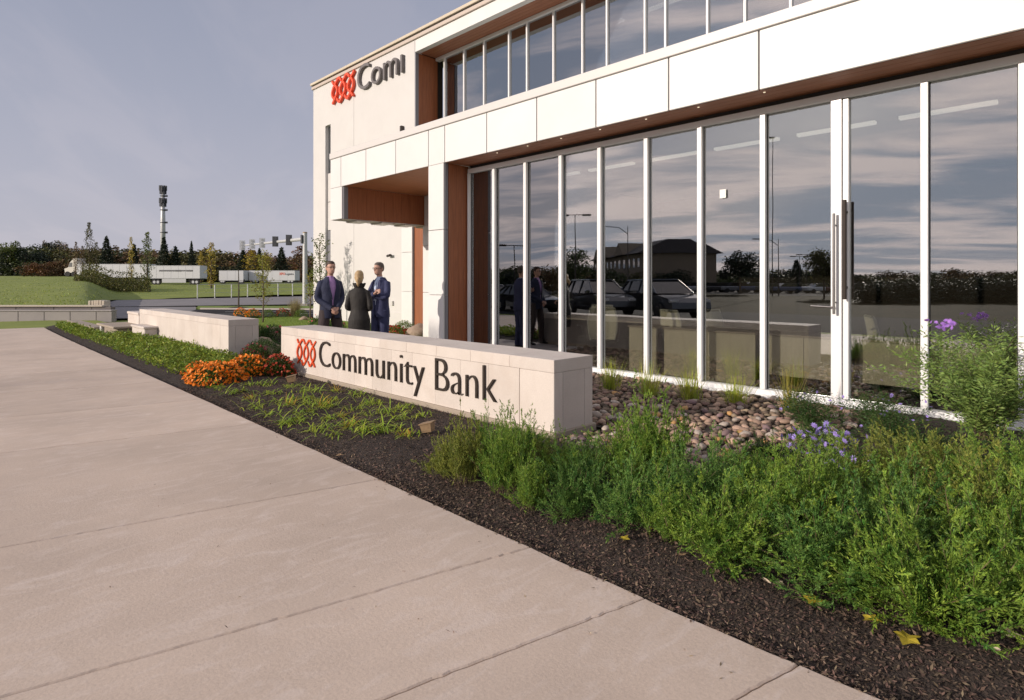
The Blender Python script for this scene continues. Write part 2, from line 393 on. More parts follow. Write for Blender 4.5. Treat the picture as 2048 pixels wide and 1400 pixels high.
# concrete pavement in front: slabs with open joints on a gravel base
edge_px = [(1784,1400),(1564,1313),(1400,1249),(1256,1179),(1204,1160),(1049,1091),(888,1021),(800,974),(762,955),(660,905),(538,860),(390,795),(285,744.6),(221,715.5),(139.5,678.6),(100,663),(90,655)]
EDGE = [U(*p) for p in edge_px]
EDGE = [Vector((EDGE[0].x + .02, -6, 0)), Vector((EDGE[0].x + .0, -1.0, 0))] + EDGE
EY = np.array([e.y for e in EDGE]); EX = np.array([e.x for e in EDGE])
_pf = np.polyfit(np.sqrt(EY[2:] + 1), EX[2:], 4); _yy = np.linspace(.6, 25.3, 90)
EY = np.concatenate([[-6, -1.5], _yy]); EX = np.concatenate([[np.polyval(_pf, np.sqrt(1.6))] * 2, np.polyval(_pf, np.sqrt(_yy + 1))])
def edge_x(y): return float(np.interp(y, EY, EX))
base = tag(box('pavement', -3.0, 2.3, -6, 25.3, -.13, -.028, M_dark), kind='structure')
JY = [-6, -3.5, -1.6, -.1, .9, 1.60, 2.36, 3.98, 6.48, 8.3, 10.2, 12.3, 14.5, 17.0, 19.6, 22.4, 25.2]
JS = 0.215
def jl(y0, x): return y0 + (edge_x(y0) - x) * JS
for i in range(len(JY) - 1):
    a, b_ = JY[i] + .0032, JY[i + 1] - .0032
    ys = [a] + [y for y in np.linspace(a, b_, 8)[1:-1]] + [b_]
    poly = [(edge_x(y) - .004 + 0.012 * mnoise.noise(Vector((0, y * 3.1, 0))), y) for y in ys]
    wob = lambda x, y0: jl(y0, x) + 0.006 * mnoise.noise(Vector((x * 3, y0 * 7, 3))) + 0.007 * mnoise.noise(Vector((x * 26, y0 * 7, 3)))
    xs = np.linspace(edge_x(b_) - .06, -3, 150)
    poly += [(x, wob(x, b_)) for x in xs]
    xs2 = np.linspace(-3, edge_x(a) - .06, 150)
    poly += [(x, wob(x, a)) for x in xs2]
    # inset ring for a worn arris
    P = np.array(poly); n = len(P); e1 = np.roll(P, -1, 0) - P; e0 = P - np.roll(P, 1, 0)
    nn = unit(unit(np.stack([-e1[:, 1], e1[:, 0]], 1)) + unit(np.stack([-e0[:, 1], e0[:, 0]], 1)))
    Q = P + nn * 0.007
    mb = MB(); vs = [(x, y, -.1) for x, y in P] + [(x, y, -.006) for x, y in P] + [(x, y, 0) for x, y in Q]
    fs = [tuple(2 * n + k for k in range(n))] + [(k, (k + 1) % n, n + (k + 1) % n, n + k) for k in range(n)] + [(n + k, n + (k + 1) % n, 2 * n + (k + 1) % n, 2 * n + k) for k in range(n)]
    s_ = mb.add(vs, fs).build('slab', M_pave, base)

# mulch bed: a mounded height field
def bed_h(x, y):
    d = x - edge_x(y)
    t = min(1, max(0, d / .55)); t = t * t * (3 - 2 * t)
    h = -.035 + .075 * t
    h += 0.030 * mnoise.noise(Vector((x * 1.7, y * 1.7, 0))) * t + 0.012 * mnoise.noise(Vector((x * 9, y * 9, 5)))
    wf = min(1, max(0, (4.33 - x) / .6)) if y > 3.6 else 1.0
    if y > 3.6: h = h * wf + 0.0 * (1 - wf)
    if x > 4.5 and 1.9 < y < 10.9: h = min(h, -.02)
    return h
def heightfield(name, x0, x1, y0, y1, nx, ny, fn, m):
    xs = np.linspace(x0, x1, nx); ys = np.linspace(y0, y1, ny)
    v = [(x, y, fn(x, y)) for y in ys for x in xs]
    q = [(j * nx + i, j * nx + i + 1, (j + 1) * nx + i + 1, (j + 1) * nx + i) for j in range(ny - 1) for i in range(nx - 1)]
    return link(name, np_mesh(name, v, quads=q), m, smooth=True)
tag(heightfield('planting_bed', 2.05, 8.0, -4, 8.6, 120, 200, bed_h, M_soil), kind='structure')
tag(heightfield('planting_bed', 2.05, 4.96, 8.6, 26, 50, 120, bed_h, M_soil), kind='structure')
# soil that hides nothing: entrance walk, rose bed, lawn
M_walk = concrete_mat('walk_concrete', (.52, .46, .42), (.45, .40, .37), 1.0, .3)
sheet('entrance_walk', [(4.97, 8.62), (7.95, 8.62), (7.95, 9.4), (11.2, 9.4), (11.2, 11.6), (4.97, 11.6)], M_walk, 0.0, thick=.12)
tag(heightfield('rose_bed', 4.97, 8.0, 11.6, 17.2, 40, 60, lambda x, y: .02 + .03 * mnoise.noise(Vector((x * 2, y * 2, 1))), M_soil), kind='structure')
M_lawn = mat('lawn_grass', (.20, .27, .035), 0.9, col2=(.13, .19, .025), scale=2.5, detail=8, bump=2, bscale=40)
sheet('lawn', [(8.0, 11.6), (11.7, 11.6), (11.7, 25.6), (4.97, 25.6), (4.97, 17.2), (8.0, 17.2)], M_lawn, 0.0, thick=.1)
# strip of lawn behind the far end of the pavement
sheet('lawn', [(-6, 25.32), (4.96, 25.32), (4.96, 26.0), (4.96, 30), (-6, 33)], M_grass, -.03)

# car park beyond the mounds (asphalt), its kerb, a grass verge, the road
def cpoly(pts): return [AT(px, cz) for px, cz in pts]
sheet('car_park', cpoly([(395, 34), (340, 27), (660, 26.6), (660, 33)]), M_asph, -.02)
sheet('verge', cpoly([(395, 38.5), (395, 34.2), (660, 33.4), (660, 38.8)]), M_lawn, -.004, thick=.1)
sheet('road', cpoly([(225, 37.6), (200, 50.5), (660, 69), (660, 42.5)]), M_road, -.015)
sheet('driveway', cpoly([(222, 25.6), (222, 37.8), (392, 38.2), (392, 33), (330, 26.6)]), M_road, -.04)
for (a, b_, c, d) in ((430, 28.6, 640, 29.4), (450, 31.0, 640, 31.8)):
    sheet('bay_line', cpoly([(a, b_), (a, b_ + .12), (c, d + .12), (c, d)]), mat('road_paint', (.7, .7, .68), .6), -.014)
kb = MB(); p1, p2 = AT(400, 34.0), AT(655, 33.1); kb.prism([(p1.x, p1.y), (p2.x, p2.y), (p2.x + .1, p2.y + .13), (p1.x + .1, p1.y + .13)], -.1, .06)
tag(kb.build('kerb', M_walk, fix=True), kind='structure')

# rising field beyond the road
def field_h(r, cz):
    left = min(1, max(0, (-.655 - r) / .06)); left = left * left * (3 - 2 * left)
    hl = .42 + 2.45 * min(1, max(0, (cz - 25.5) / 100)) ** .9
    hr = 1.5 * min(1, max(0, (cz - 55) / 70)) ** 1.1 - .01
    return hl * left + hr * (1 - left)
def field_z(px, cz): return field_h((px - 1024) / 1200, cz)
V = []; rs = np.linspace(-1.35, .25, 140); ts = np.linspace(0, 1, 60) ** 1.6
for t in ts:
    for r in rs:
        left = min(1, max(0, (-.665 - r) / .03)); px = 1024 + 1200 * r
        c0 = (25.6 * left + (50.5 + (px - 200) / 460 * 18.5) * (1 - left))
        cz = c0 + (190 - c0) * t
        p = AT(px, cz); V.append((p.x, p.y, field_h(r, cz) + .05 * mnoise.noise(Vector((p.x * .5, p.y * .5, 0)))))
nr = len(rs); Qd = [(j * nr + i, j * nr + i + 1, (j + 1) * nr + i + 1, (j + 1) * nr + i) for j in range(len(ts) - 1) for i in range(nr - 1)]
tag(link('field', np_mesh('field', V, quads=Qd), M_grass, smooth=True), kind='structure')

# ------------------------------------------------------------------ retaining walls on the left
M_blk = concrete_mat('block_concrete', (.36, .33, .32), (.30, .275, .27), 1.0, .3)
M_blk_shade = concrete_mat('shaded_block', (.19, .165, .155), (.155, .135, .13), 1.0, .3)  # block concrete darkened to paint in the shade on the upper tier
M_cream = concrete_mat('cream_cap', (.62, .55, .44), (.55, .48, .38), 1.0, .3)
def cam_thing(name, px, cz, label, cat, z=0.0, group=None):
    p = AT(px, cz, z); return empty(name, p, -YAW, label, cat, group)
t = cam_thing('retaining_wall', 0, 24.2, 'low light grey panelled retaining wall, nearer tier below the field', 'wall')
wd = 24.2 / 1200
xx = -120 * wd
i = 0
while xx < 224 * wd:
    x1 = min(xx + 1.05, 224 * wd)
    box('panel', xx + .008, x1 - .008, 0, .3, -.1, .33, M_blk, t, .012); xx = x1
box('coping', -120 * wd, 224 * wd, -.03, .33, .334, .39, M_blk, t, .01)
t = cam_thing('retaining_wall', 0, 25.3, 'shade-darkened upper tier of the retaining wall with a cream cap below the field', 'wall')
wd = 25.3 / 1200; xx = -120 * wd
while xx < 222 * wd:
    x1 = min(xx + 1.6, 222 * wd)
    box('panel', xx + .006, x1 - .006, 0, .3, -.1, .47, M_blk_shade, t, .012); xx = x1
box('cap', -120 * wd, 206 * wd, -.06, .36, .474, .54, M_cream, t, .01)
t = cam_thing('stone_wall', 176, 25.9, 'short rough cream stone block wall at the end of the capped retaining wall', 'wall')
for k in range(6): 
    box('stone', k * .12, k * .12 + .115, 0 + random.uniform(-.02, .02), .4, .3, .74 + random.uniform(-.03, .02), M_cream, t, .02)
# tan ledge, bench slab and white blocks past the second sign wall
M_tan = concrete_mat('tan_concrete', (.38, .32, .255), (.33, .275, .22), 1.2, .3)
t = empty('low_wall', (3.55, 24.7, 0), 0, 'long low tan concrete ledge behind the far end of the leafy bed', 'ledge')
box('ledge', 0, .35, -3.4, 1.3, -.1, .17, M_tan, t, .01)
t = empty('bench', (3.75, 19.5, 0), 0, 'low tan concrete bench slab with a white leg, beside the leafy bed', 'bench')
box('slab', -.1, 1.2, -.25, 2.0, .23, .29, M_tan, t, .012); box('base', .02, 1.1, -.15, 1.55, -.1, .228, M_tan, t, .01); box('leg', -.06, .015, 1.56, 1.75, -.1, .228, M_white2, t, .01)
t = empty('block', (4.02, 17.9, 0), 0, 'small white concrete block against the far end of the blank wall', 'block')
box('body', 0, .3, -.3, 1.0, -.1, .30, M_lime, t, .012); box('cap', -.03, .33, -.33, 1.03, .303, .36, M_lime, t, .012)
t = empty('far_wall', (4.40, 19.9, 0), 0, 'white low wall stub rising over the grass beyond the blank wall', 'wall')
box('body', 0, .5, 0, 1.3, -.1, .55, M_lime, t, .012); box('cap', -.02, .52, -.02, 1.32, .554, .63, M_lime, t, .012)

# ------------------------------------------------------------------ sign walls
def sign_wall(y0, y1, label, seed):
    rr = random.Random(seed)
    t = empty('sign_wall', (4.33, y0, 0), 0, label, 'wall'); L = y1 - y0; T = .60
    box('core', .012, T - .012, .012, L - .012, -.15, .738, M_lime, t)
    g_ = .0009; H = .75; cz = .625
    # cap course
    y = 0.0; ys = [0]
    while y < L - .01:
        y = min(L, y + (.62 if y else .31 + .31)); ys.append(y)
    for a, b2 in zip(ys, ys[1:]): box('cap_stone', 0, T, a + g_ * (a > 0), b2 - g_ * (b2 < L), cz + .001, H, M_lime, t, .0025)
    # return stones at the end, then face panels
    box('end_stone', 0, .13, -.0, .47, .0, cz - .002, M_lime, t, .004)
    for (a, b2, m) in ((.134, .466, M_lime), (.470, .60, M_lime)): box('end_stone', a, b2, .001, .4, .0, cz - .002, m, t, .004)
    y = .474
    while y < L - .02:
        b2 = min(L, y + .47)
        box('panel_stone', 0, .12, y + g_, b2 - g_, .0, cz - .001, M_lime, t, .0014); box('back_stone', T - .1, T, y + g_, b2 - g_, 0, cz - .002, M_lime_shade, t, .003); y = b2
    box('footing', -.035, T + .03, -.03, L + .03, -.2, .055, M_tan, t, .01)
    return t
SW = sign_wall(3.85, 10.05, 'long pale concrete wall with the dark Community Bank lettering and orange emblem', 1)
sign_wall(12.54, 19.5, 'blank pale concrete wall without letters, behind the orange flowers', 2)

def text_letters(s, width, cap, depth, m, parent, origin, kern=None, off=0.0):
    """one mesh per letter, standing on a plane that faces -X; origin = (x, y of the left end, baseline z), parent-local"""
    cu = bpy.data.curves.new('t', 'FONT'); cu.size = 1; cu.extrude = 0; cu.resolution_u = 4; cu.offset = off
    ob = bpy.data.objects.new('t', cu); C.objects.link(ob)
    def grab(st):
        cu.body = st; bpy.context.view_layer.update(); dg = bpy.context.evaluated_depsgraph_get()
        me = bpy.data.meshes.new_from_object(ob.evaluated_get(dg), depsgraph=dg)
        return me
    def ext(me):
        a = np.zeros(len(me.vertices) * 3); me.vertices.foreach_get('co', a); a = a.reshape(-1, 3); return a[:, 0].min(), a[:, 0].max(), a[:, 1].min(), a[:, 1].max()
    me = grab('l'); lx0, lx1, _, _ = ext(me); bpy.data.meshes.remove(me)
    me = grab('B'); capu = ext(me)[3]; bpy.data.meshes.remove(me)
    adv = []
    for i in range(len(s)):
        me = grab(s[:i] + 'l'); adv.append(ext(me)[1] - lx1); bpy.data.meshes.remove(me)
    me = grab(s[-1]); tot = adv[-1] + ext(me)[1]; bpy.data.meshes.remove(me)
    cu.extrude = .5
    sx = width / tot; sy = cap / capu
    for i, ch in enumerate(s):
        if ch == ' ': continue
        me = grab(ch)
        a = np.zeros(len(me.vertices) * 3); me.vertices.foreach_get('co', a); a = a.reshape(-1, 3)
        o = np.stack([origin[0] - (a[:, 2] + .5) * depth, origin[1] - (a[:, 0] + adv[i]) * sx, origin[2] + a[:, 1] * sy], 1)
        me.vertices.foreach_set('co', o.ravel()); me.update()
        link('letter', me, m, parent)
    bpy.data.objects.remove(ob)
def catmull(p, k=6):
    p = [Vector((*q, 0)) for q in p]; P = [p[0] * 2 - p[1]] + p + [p[-1] * 2 - p[-2]]; o = []
    for i in range(1, len(P) - 2):
        for j in range(k):
            t = j / k; a, b2, c, d = P[i - 1:i + 3]
            o.append(.5 * ((2 * b2) + (c - a) * t + (2 * a - 5 * b2 + 4 * c - d) * t * t + (-a + 3 * b2 - 3 * c + d) * t ** 3))
    o.append(p[-1]); return o
def emblem(w_, h_, wd, x, y, z, depth, m, parent):
    st = []
    for i in range(3):
        st.append([(i + .78, 1.0), (i + .50, .86), (i + .14, .66), (i + 0, .48), (i + .07, .33), (i + .30, .19)])
        st.append([(i + .34, .81), (i + .58, .66), (i + .66, .48), (i + .57, .33), (i + .30, .16), (i + .06, .02)])
    for i in (0, 1): st.append([(i + .78, 1.0), (i + .98, .99), (i + 1.22, .84)])
    for i in (1, 2): st.append([(i + .06, .02), (i - .14, .0), (i - .38, .17)])
    st.append([(.02, .99), (.22, .84)]); st.append([(2.42, .16), (2.64, .0)])
    mb = MB()
    for k, s_ in enumerate(st):
        q = [(p.x * w_ / 2.78, p.y * h_) for p in catmull(s_)]
        vs = []
        for j, p in enumerate(q):
            a = q[max(0, j - 1)]; b2 = q[min(len(q) - 1, j + 1)]; d = Vector((b2[0] - a[0], b2[1] - a[1])).normalized(); nx_, ny_ = -d.y * wd / 2, d.x * wd / 2
            for sg in (1, -1):
                for dd in (0, depth - .0015 * (k % 5)):
                    vs.append((x - dd, y - (p[0] + nx_ * sg), z + p[1] + ny_ * sg))
        fs = []
        for j in range(len(q) - 1):
            o = 4 * j
            fs += [(o + 1, o + 5, o + 7, o + 3), (o, o + 2, o + 6, o + 4), (o, o + 4, o + 5, o + 1), (o + 2, o + 3, o + 7, o + 6)]
        e = 4 * (len(q) - 1); fs += [(0, 1, 3, 2), (e, e + 2, e + 3, e + 1)]
        mb.add(vs, fs)
    return mb.build('emblem', m, parent, fix=True)
text_letters('Community Bank', 4.02, .385, .024, M_bronze, SW, (0 - .004, 8.67 - 3.85, .222), off=-.021)
emblem(.64, .40, .026, -.004, 9.40 - 3.85, .187, .022, M_org, SW)

# ------------------------------------------------------------------ bank building
BK = empty('bank_building', (7.3, 9.6, 0), 0, 'two-storey white panelled bank building with tall glass walls and brown wood recesses', 'building')
BO = Vector((-7.3, -9.6, 0))
def bb(name, x0, x1, y0, y1, z0, z1, m, b=0.0, parent=None):
    return box(name, x0 + BO.x, x1 + BO.x, y0 + BO.y, y1 + BO.y, z0, z1, m, BK if parent is None else parent, b)
GX = 7.92; Y0 = -7.0
# shell (no coplanar overlaps)
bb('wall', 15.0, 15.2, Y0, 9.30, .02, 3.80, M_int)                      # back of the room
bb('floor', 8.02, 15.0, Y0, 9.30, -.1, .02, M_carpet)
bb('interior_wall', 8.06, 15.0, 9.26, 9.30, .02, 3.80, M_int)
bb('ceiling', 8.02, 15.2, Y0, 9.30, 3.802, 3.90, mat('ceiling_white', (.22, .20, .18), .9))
bb('roof', 7.40, 12.55, Y0, 14.0, 3.905, 4.58, M_white2)
bb('wall', 7.93, 11.2, 9.305, 9.385, -.1, 3.90, M_white2)
# sill, header
bb('sill', 7.86, 8.00, Y0, 9.34, -.05, .095, M_alu, .006)
bb('window_sill_step', 7.78, 7.858, Y0, 9.34, -.08, .04, M_alu, .004)
bb('header', 7.87, 8.00, Y0, 9.34, 3.715, 3.80, M_alu, .004)
bb('header_infill', 7.93, 8.00, Y0, 9.34, 3.802, 3.90, M_dark)
mull = [9.325, 8.57, 7.72, 6.86, 6.02, 5.13, 4.24, 3.34, 2.446, 1.553, .724, -.17, -1.06, -1.96, -2.85, -3.75, -4.64]
for i, y in enumerate(mull):
    wdt = .045
    if i == 8: wdt = .095
    if i == 0: wdt = .02
    bb('mullion', 7.865, 8.0, y - wdt / 2 - .012, y + wdt / 2 + .012, .097, 3.713, M_alu, .004)
    if i:
        a = y + (.095 if i == 8 else .045) / 2 + .012; b_ = mull[i - 1] - ((.095 if i - 1 == 8 else .045) / 2 + .012)
        # pane with a dark gasket
        bb('gasket', 7.925, 7.945, a + .001, a + .012, .1, 3.71, M_dark); bb('gasket', 7.925, 7.945, b_ - .012, b_ - .001, .1, 3.71, M_dark)
        pa, pb, ta, tb = a + .013 + BO.y, b_ - .013 + BO.y, random.uniform(-.0013, .0013), random.uniform(-.0013, .0013); xg = 7.932 + BO.x
        mp_ = MB(); mp_.add([(xg + dx + sg, yy, zz) for sg in (0, .004) for (dx, yy, zz) in ((ta, pa, .1), (-ta, pb, .1), (-ta + tb, pb, 3.71), (ta + tb, pa, 3.71))], [(0, 1, 2, 3), (7, 6, 5, 4), (0, 4, 5, 1), (1, 5, 6, 2), (2, 6, 7, 3), (3, 7, 4, 0)]); mp_.build('window_pane', M_glass, BK, fix=True)
# the door next to the wide post: stiles, rail and pull handles
bb('door_stile', 7.88, 7.97, 2.315, 2.375, .1, 3.70, M_alu, .004)
st_ = mat('brushed_steel', (.42, .40, .38), .28, metal=1.0)
def handle(y, z0, z1, m, r=.016):
    mb = MB(); x = 7.80 - 7.3
    mb.tube([(x, y - 9.6, z0), (x, y - 9.6, z1)], r, 12)
    for z in (z0 + .14, z1 - .14): mb.tube([(x, y - 9.6, z), (x + .075, y - 9.6, z)], r * .7, 8)
    return mb.build('door_handle', m, BK, smooth=False)
handle(2.45, 1.12, 2.33, st_); handle(2.335, 1.30, 2.48, M_bronze, .026)
mb = MB(); mb.tube([(7.82 - 7.3, 2.45 - 9.6, 1.20), (7.82 - 7.3, 2.72 - 9.6, 1.21)], .012, 8); mb.build('door_rail', st_, BK)
# soffit along the glass: planks running with the facade
for k in range(4):
    a = 7.345 + k * .143
    bb('soffit_plank', a + .002, a + .141, Y0, 9.365, 3.862, 3.885, M_woodh, .003)
# recess return in wood and the grey column side
for k in range(4):
    a = 7.41 + k * .128
    bb('cladding_plank', a + .001, a + .127, 9.372, 9.40, .0, 3.86, M_wood, .002)
# column
for (z0, z1) in ((-.05, 1.245), (1.257, 2.544), (2.556, 3.858)):
    bb('column_panel', 7.30, 7.33, 9.40, 9.895, z0, z1, M_white, .004)
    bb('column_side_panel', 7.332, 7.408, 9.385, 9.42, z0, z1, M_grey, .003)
bb('column', 7.335, 7.88, 9.421, 9.89, -.05, 3.86, M_white2)
# fascia panels and coping
fj = [px for px in (660, 681, 731, 790.5, 856, 888.6, 972.5, 1072.5, 1191, 1336.5, 1517)]
fy = [YP(p, 7.3) for p in fj] + [-.62, -3.1, -5.6]
for a, b_ in zip(fy, fy[1:]):
    bb('fascia_panel', 7.30, 7.335, b_ + .010, a - .010, 3.864, 4.585, M_white, .004)
bb('fascia_backing', 7.337, 7.398, Y0, fy[0] - .01, 3.89, 4.58, M_dark)
bb('coping', 7.28, 7.75, Y0, fy[0] + .02, 4.597, 4.745, M_cop, .008)
# downlights at the fascia edge
for px in (992, 1053, 1120, 1198, 1290, 1395, 1527):
    y = YP(px, 7.42) - 9.6
    mb = MB(); mb.rings([(7.44 - 7.3, y, 3.856, .014, .014), (7.44 - 7.3, y, 3.861, .014, .014)], 12)
    mb.build('downlight', mat('downlight_lens', (.8, .75, .6), .3, emit=((1, .85, .6), .8)), BK)
# entrance canopy
YL = fy[0]
n = 20
for k in range(n):
    a = 9.90 + (13.42 - 9.90) * k / n; b_ = 9.90 + (13.42 - 9.90) * (k + 1) / n
    bb('soffit_plank', 7.345, 11.69, a + .003, b_ - .003, 3.862, 3.885, M_woodx, .002)
bb('canopy_panel', 7.30, 7.335, 13.44, YL - .006, 3.07, 3.856, M_white, .004)
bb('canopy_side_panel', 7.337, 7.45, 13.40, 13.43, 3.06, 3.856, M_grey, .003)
for k in range(16):
    a = 7.452 + k * .26
    bb('cladding_plank', a + .001, a + .259, 13.405, 13.43, 3.07, 3.856, M_wood, .002)
bb('canopy_beam', 7.337, 11.69, 13.432, 13.98, 3.06, 3.90, M_white2)
for k in range(5):
    bb('beam_bracket', 7.7 + k * .72, 8.1 + k * .72, 13.42, 13.97, 3.025, 3.058, M_cop, .01)
mb = MB(); mb.rings([(8.9 - 7.3, 11.6 - 9.6, 3.85, .07, .07), (8.9 - 7.3, 11.6 - 9.6, 3.861, .07, .07)], 16)
mb.build('downlight', mat('canopy_lens', (.8, .78, .7), .3, emit=((1, .9, .75), 1.2)), BK)
# entrance walls behind the column
for (z0, z1) in ((-.05, 1.224), (1.236, 2.494), (2.506, 3.03)):
    bb('wall_panel', 9.70, 9.735, 9.39, 13.40, z0, z1, M_white, .004)
bb('wall', 9.74, 11.25, 9.39, 13.39, -.05, 3.86, M_white2)
bb('wall_sconce', 9.62, 9.695, 12.35, 12.75, 2.54, 2.98, M_cop, .01)
for k in range(10): bb('cladding_plank', 11.25, 11.29, 13.5 + k * .25 + .001, 13.75 + k * .25 - .001, 0, 3.86, M_wood, .002)
for (z0, z1) in ((-.05, 1.204), (1.216, 2.474), (2.486, 3.86)):
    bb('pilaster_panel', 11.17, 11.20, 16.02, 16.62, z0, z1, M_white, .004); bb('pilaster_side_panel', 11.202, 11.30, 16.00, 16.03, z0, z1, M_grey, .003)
bb('pilaster', 11.203, 11.70, 16.035, 16.61, -.05, 3.86, M_white2)
# main two-storey wall with its slot window
PW = 11.7; yr = 16.9; yl = YP(626, PW); s1 = YP(660.5, PW); s0 = YP(650, PW); yj = YP(707, PW)
bb('wall', PW, 12.0, 16.62, yj - .008, -.1, 9.60, M_white2); bb('wall', PW, 12.0, yj + .008, s1, -.1, 9.60, M_white2)
bb('joint', PW + .03, 12.0, yj - .008, yj + .008, -.1, 9.6, M_dark)
bb('wall', PW, 12.0, s0, yl, -.1, 9.60, M_white2)
bb('wall', PW, 12.0, s1, s0, 7.9, 9.60, M_white2)
bb('base_course', PW - .02, PW - .001, 16.63, s1 - .01, -.1, .46, M_white2, .006)
for (z0, z1, m) in ((3.64, 4.78, M_cop), (4.80, 5.96, M_cop), (-.1, 3.62, M_grey)): bb('slot_panel', PW + .10, PW + .16, s1, s0, z0, z1, m, .004)
bb('slot_window', PW + .14, PW + .16, s1, s0, 5.98, 7.9, M_glassu); bb('slot_backing', PW + .25, PW + .29, s1, s0, -.1, 7.9, M_grey)
bb('wall', 12.01, 13.9, yl - .3, yl - .001, -.1, 9.6, M_white2)
# upper storey glass, brown return, fascia, roof edge
UX = 12.6
for k in range(5): bb('cladding_plank', 11.83 + k * .16, 11.99 + k * .16 - .002, yr - .28 - .03, yr - .28, 4.6, 9.18, M_wood, .002)
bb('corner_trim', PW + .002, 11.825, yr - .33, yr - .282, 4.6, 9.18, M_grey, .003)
for z0, z1 in ((9.20, 9.60),): bb('upper_fascia', PW - .0, 11.9, Y0, 16.60, z0, z1, M_white, .004)
for k in range(5): bb('upper_soffit_plank', 11.905 + k * .15, 12.05 + k * .15, Y0, 16.58, 9.20, 9.23, M_woodh, .003)
bb('roof_edge', PW - .06, 14.0, Y0, yl + .06, 9.612, 9.73, mat('pinkish_trim', (.52, .44, .38), .5), .008)
bb('roof_gap', PW - .03, 14.0, Y0, yl + .03, 9.735, 9.775, M_dark)
bb('roof_coping', PW - .10, 14.0, Y0, yl + .10, 9.78, 9.88, M_cream, .01)
bb('upper_wall', 12.0, 12.9, 16.65, 24.0, 4.6, 9.55, M_int)
bb('upper_sill', 12.5, 12.7, Y0, 16.56, 4.6, 5.0, M_alu)
bb('upper_header', 12.52, 12.70, Y0, 16.56, 9.10, 9.198, M_alu, .004)
bb('upper_floor', 12.72, 19, Y0, 16.56, 4.6, 4.9, M_carpet)
bb('upper_ceiling', 12.72, 19, Y0, 16.56, 9.24, 9.4, mat('upper_ceiling_tile', (.30, .28, .26), .9))
bb('upper_back_wall', 17.0, 17.2, Y0, 16.56, 4.9, 9.24, M_int)
um = [YP(p, UX) for p in (890, 929, 969, 1019, 1055, 1108, 1166, 1215, 1291, 1332, 1416, 1491)]
y = um[-1] - .95
while y > Y0: um.append(y); y -= .95
for i, y in enumerate(um):
    bb('upper_mullion', UX - .06, UX + .08, y - .024, y + .024, 5.0, 9.10, M_alu, .004)
    if i: bb('upper_window_pane', UX, UX + .004, y + .025, um[i - 1] - .025, 5.002, 9.098, M_glassu)
# interior light strips of both floors
M_strip = mat('light_strip', (.8, .8, .75), .5, emit=((1.0, .95, .88), .45))
y = 8.6
while y > Y0 + 1:
    bb('ceiling_light', 9.20, 9.30, y - 1.02, y, 3.66, 3.70, M_strip); y -= 1.30
y = 15.5
while y > Y0 + 1:
    bb('ceiling_light', 14.4, 14.55, y - 1.3, y, 9.10, 9.16, M_strip); y -= 2.0
bb('notice', 7.90, 7.904, YP(1445, 7.9) - .045, YP(1445, 7.9) + .045, 2.67, 2.79, mat('paper', (.8, .8, .76), .7))
# wall sign letters on the blank wall above the canopy
text_letters('Comı', 3.05, .92, .11, mat('grey_letter', (.14, .125, .125), .45), BK, (PW - 7.3 - .01, 20.25 - 9.6, 8.66), off=-.008)
emblem(1.72, .93, .085, PW - 7.3 - .01, 22.15 - 9.6, 8.60, .11, mat('orange_sign', (.85, .075, .018), .4), BK)
# security camera and outlet on the wall
yc = YP(783, PW) - 9.6; xc = PW - 7.3
mb = MB(); mb.tube([(xc, yc, 2.46), (xc - .12, yc, 2.46)], .02, 8); mb.tube([(xc - .10, yc + .13, 2.43), (xc - .14, yc - .12, 2.45)], .045, 10); mb.build('security_camera', M_bronze, BK)
bb('outlet_cover', PW - .07, PW, YP(785, PW) - .06, YP(785, PW) + .06, .70, .86, M_cop, .01)
bb('vent_pipe', PW - .12, PW, YP(806, PW) - .05, YP(806, PW) + .05, 6.65, 6.85, M_bronze, .01)
# ------------------------------------------------------------------ vegetation
def leafmat(name, a, b_, isl=.7, trans=.3, scale=3.0, objrand=.15): return mat(name, a, .55, col2=b_, scale=scale, isl=isl, trans=trans, spec=.35, objrand=objrand, detail=2)
L_jun = leafmat('juniper_green', (.05, .15, .022), (.30, .42, .06), .6, scale=11)
L_jun2 = leafmat('juniper_olive', (.11, .16, .03), (.36, .38, .075), .6, scale=11)
L_jun3 = leafmat('juniper_bluish', (.04, .13, .028), (.20, .33, .065), .6, scale=11)
L_jund = leafmat('deep_green', (.035, .085, .020), (.070, .13, .025), .9)
L_cover = leafmat('cover_leaf', (.16, .25, .03), (.27, .33, .045), .9)
L_lily = leafmat('daylily_leaf', (.42, .50, .05), (.27, .38, .04), .9)
L_lilyy = leafmat('daylily_yellowed', (.62, .34, .04), (.42, .36, .06), .6)
L_aster = leafmat('aster_leaf', (.13, .20, .05), (.19, .27, .07), .7)
L_mum = leafmat('mum_leaf', (.045, .085, .02), (.09, .13, .02), .8)
L_twig = mat('twig', (.12, .085, .045), .8, isl=.4)
L_dry = leafmat('dry_grass', (.42, .34, .18), (.30, .28, .12), .5)
L_bark = mat('bark', (.10, .075, .055), .9, var=.4, scale=6, bump=.8, bscale=20)
L_lbark = mat('light_bark', (.22, .17, .13), .9, var=.4, scale=9, bump=.5, bscale=30)

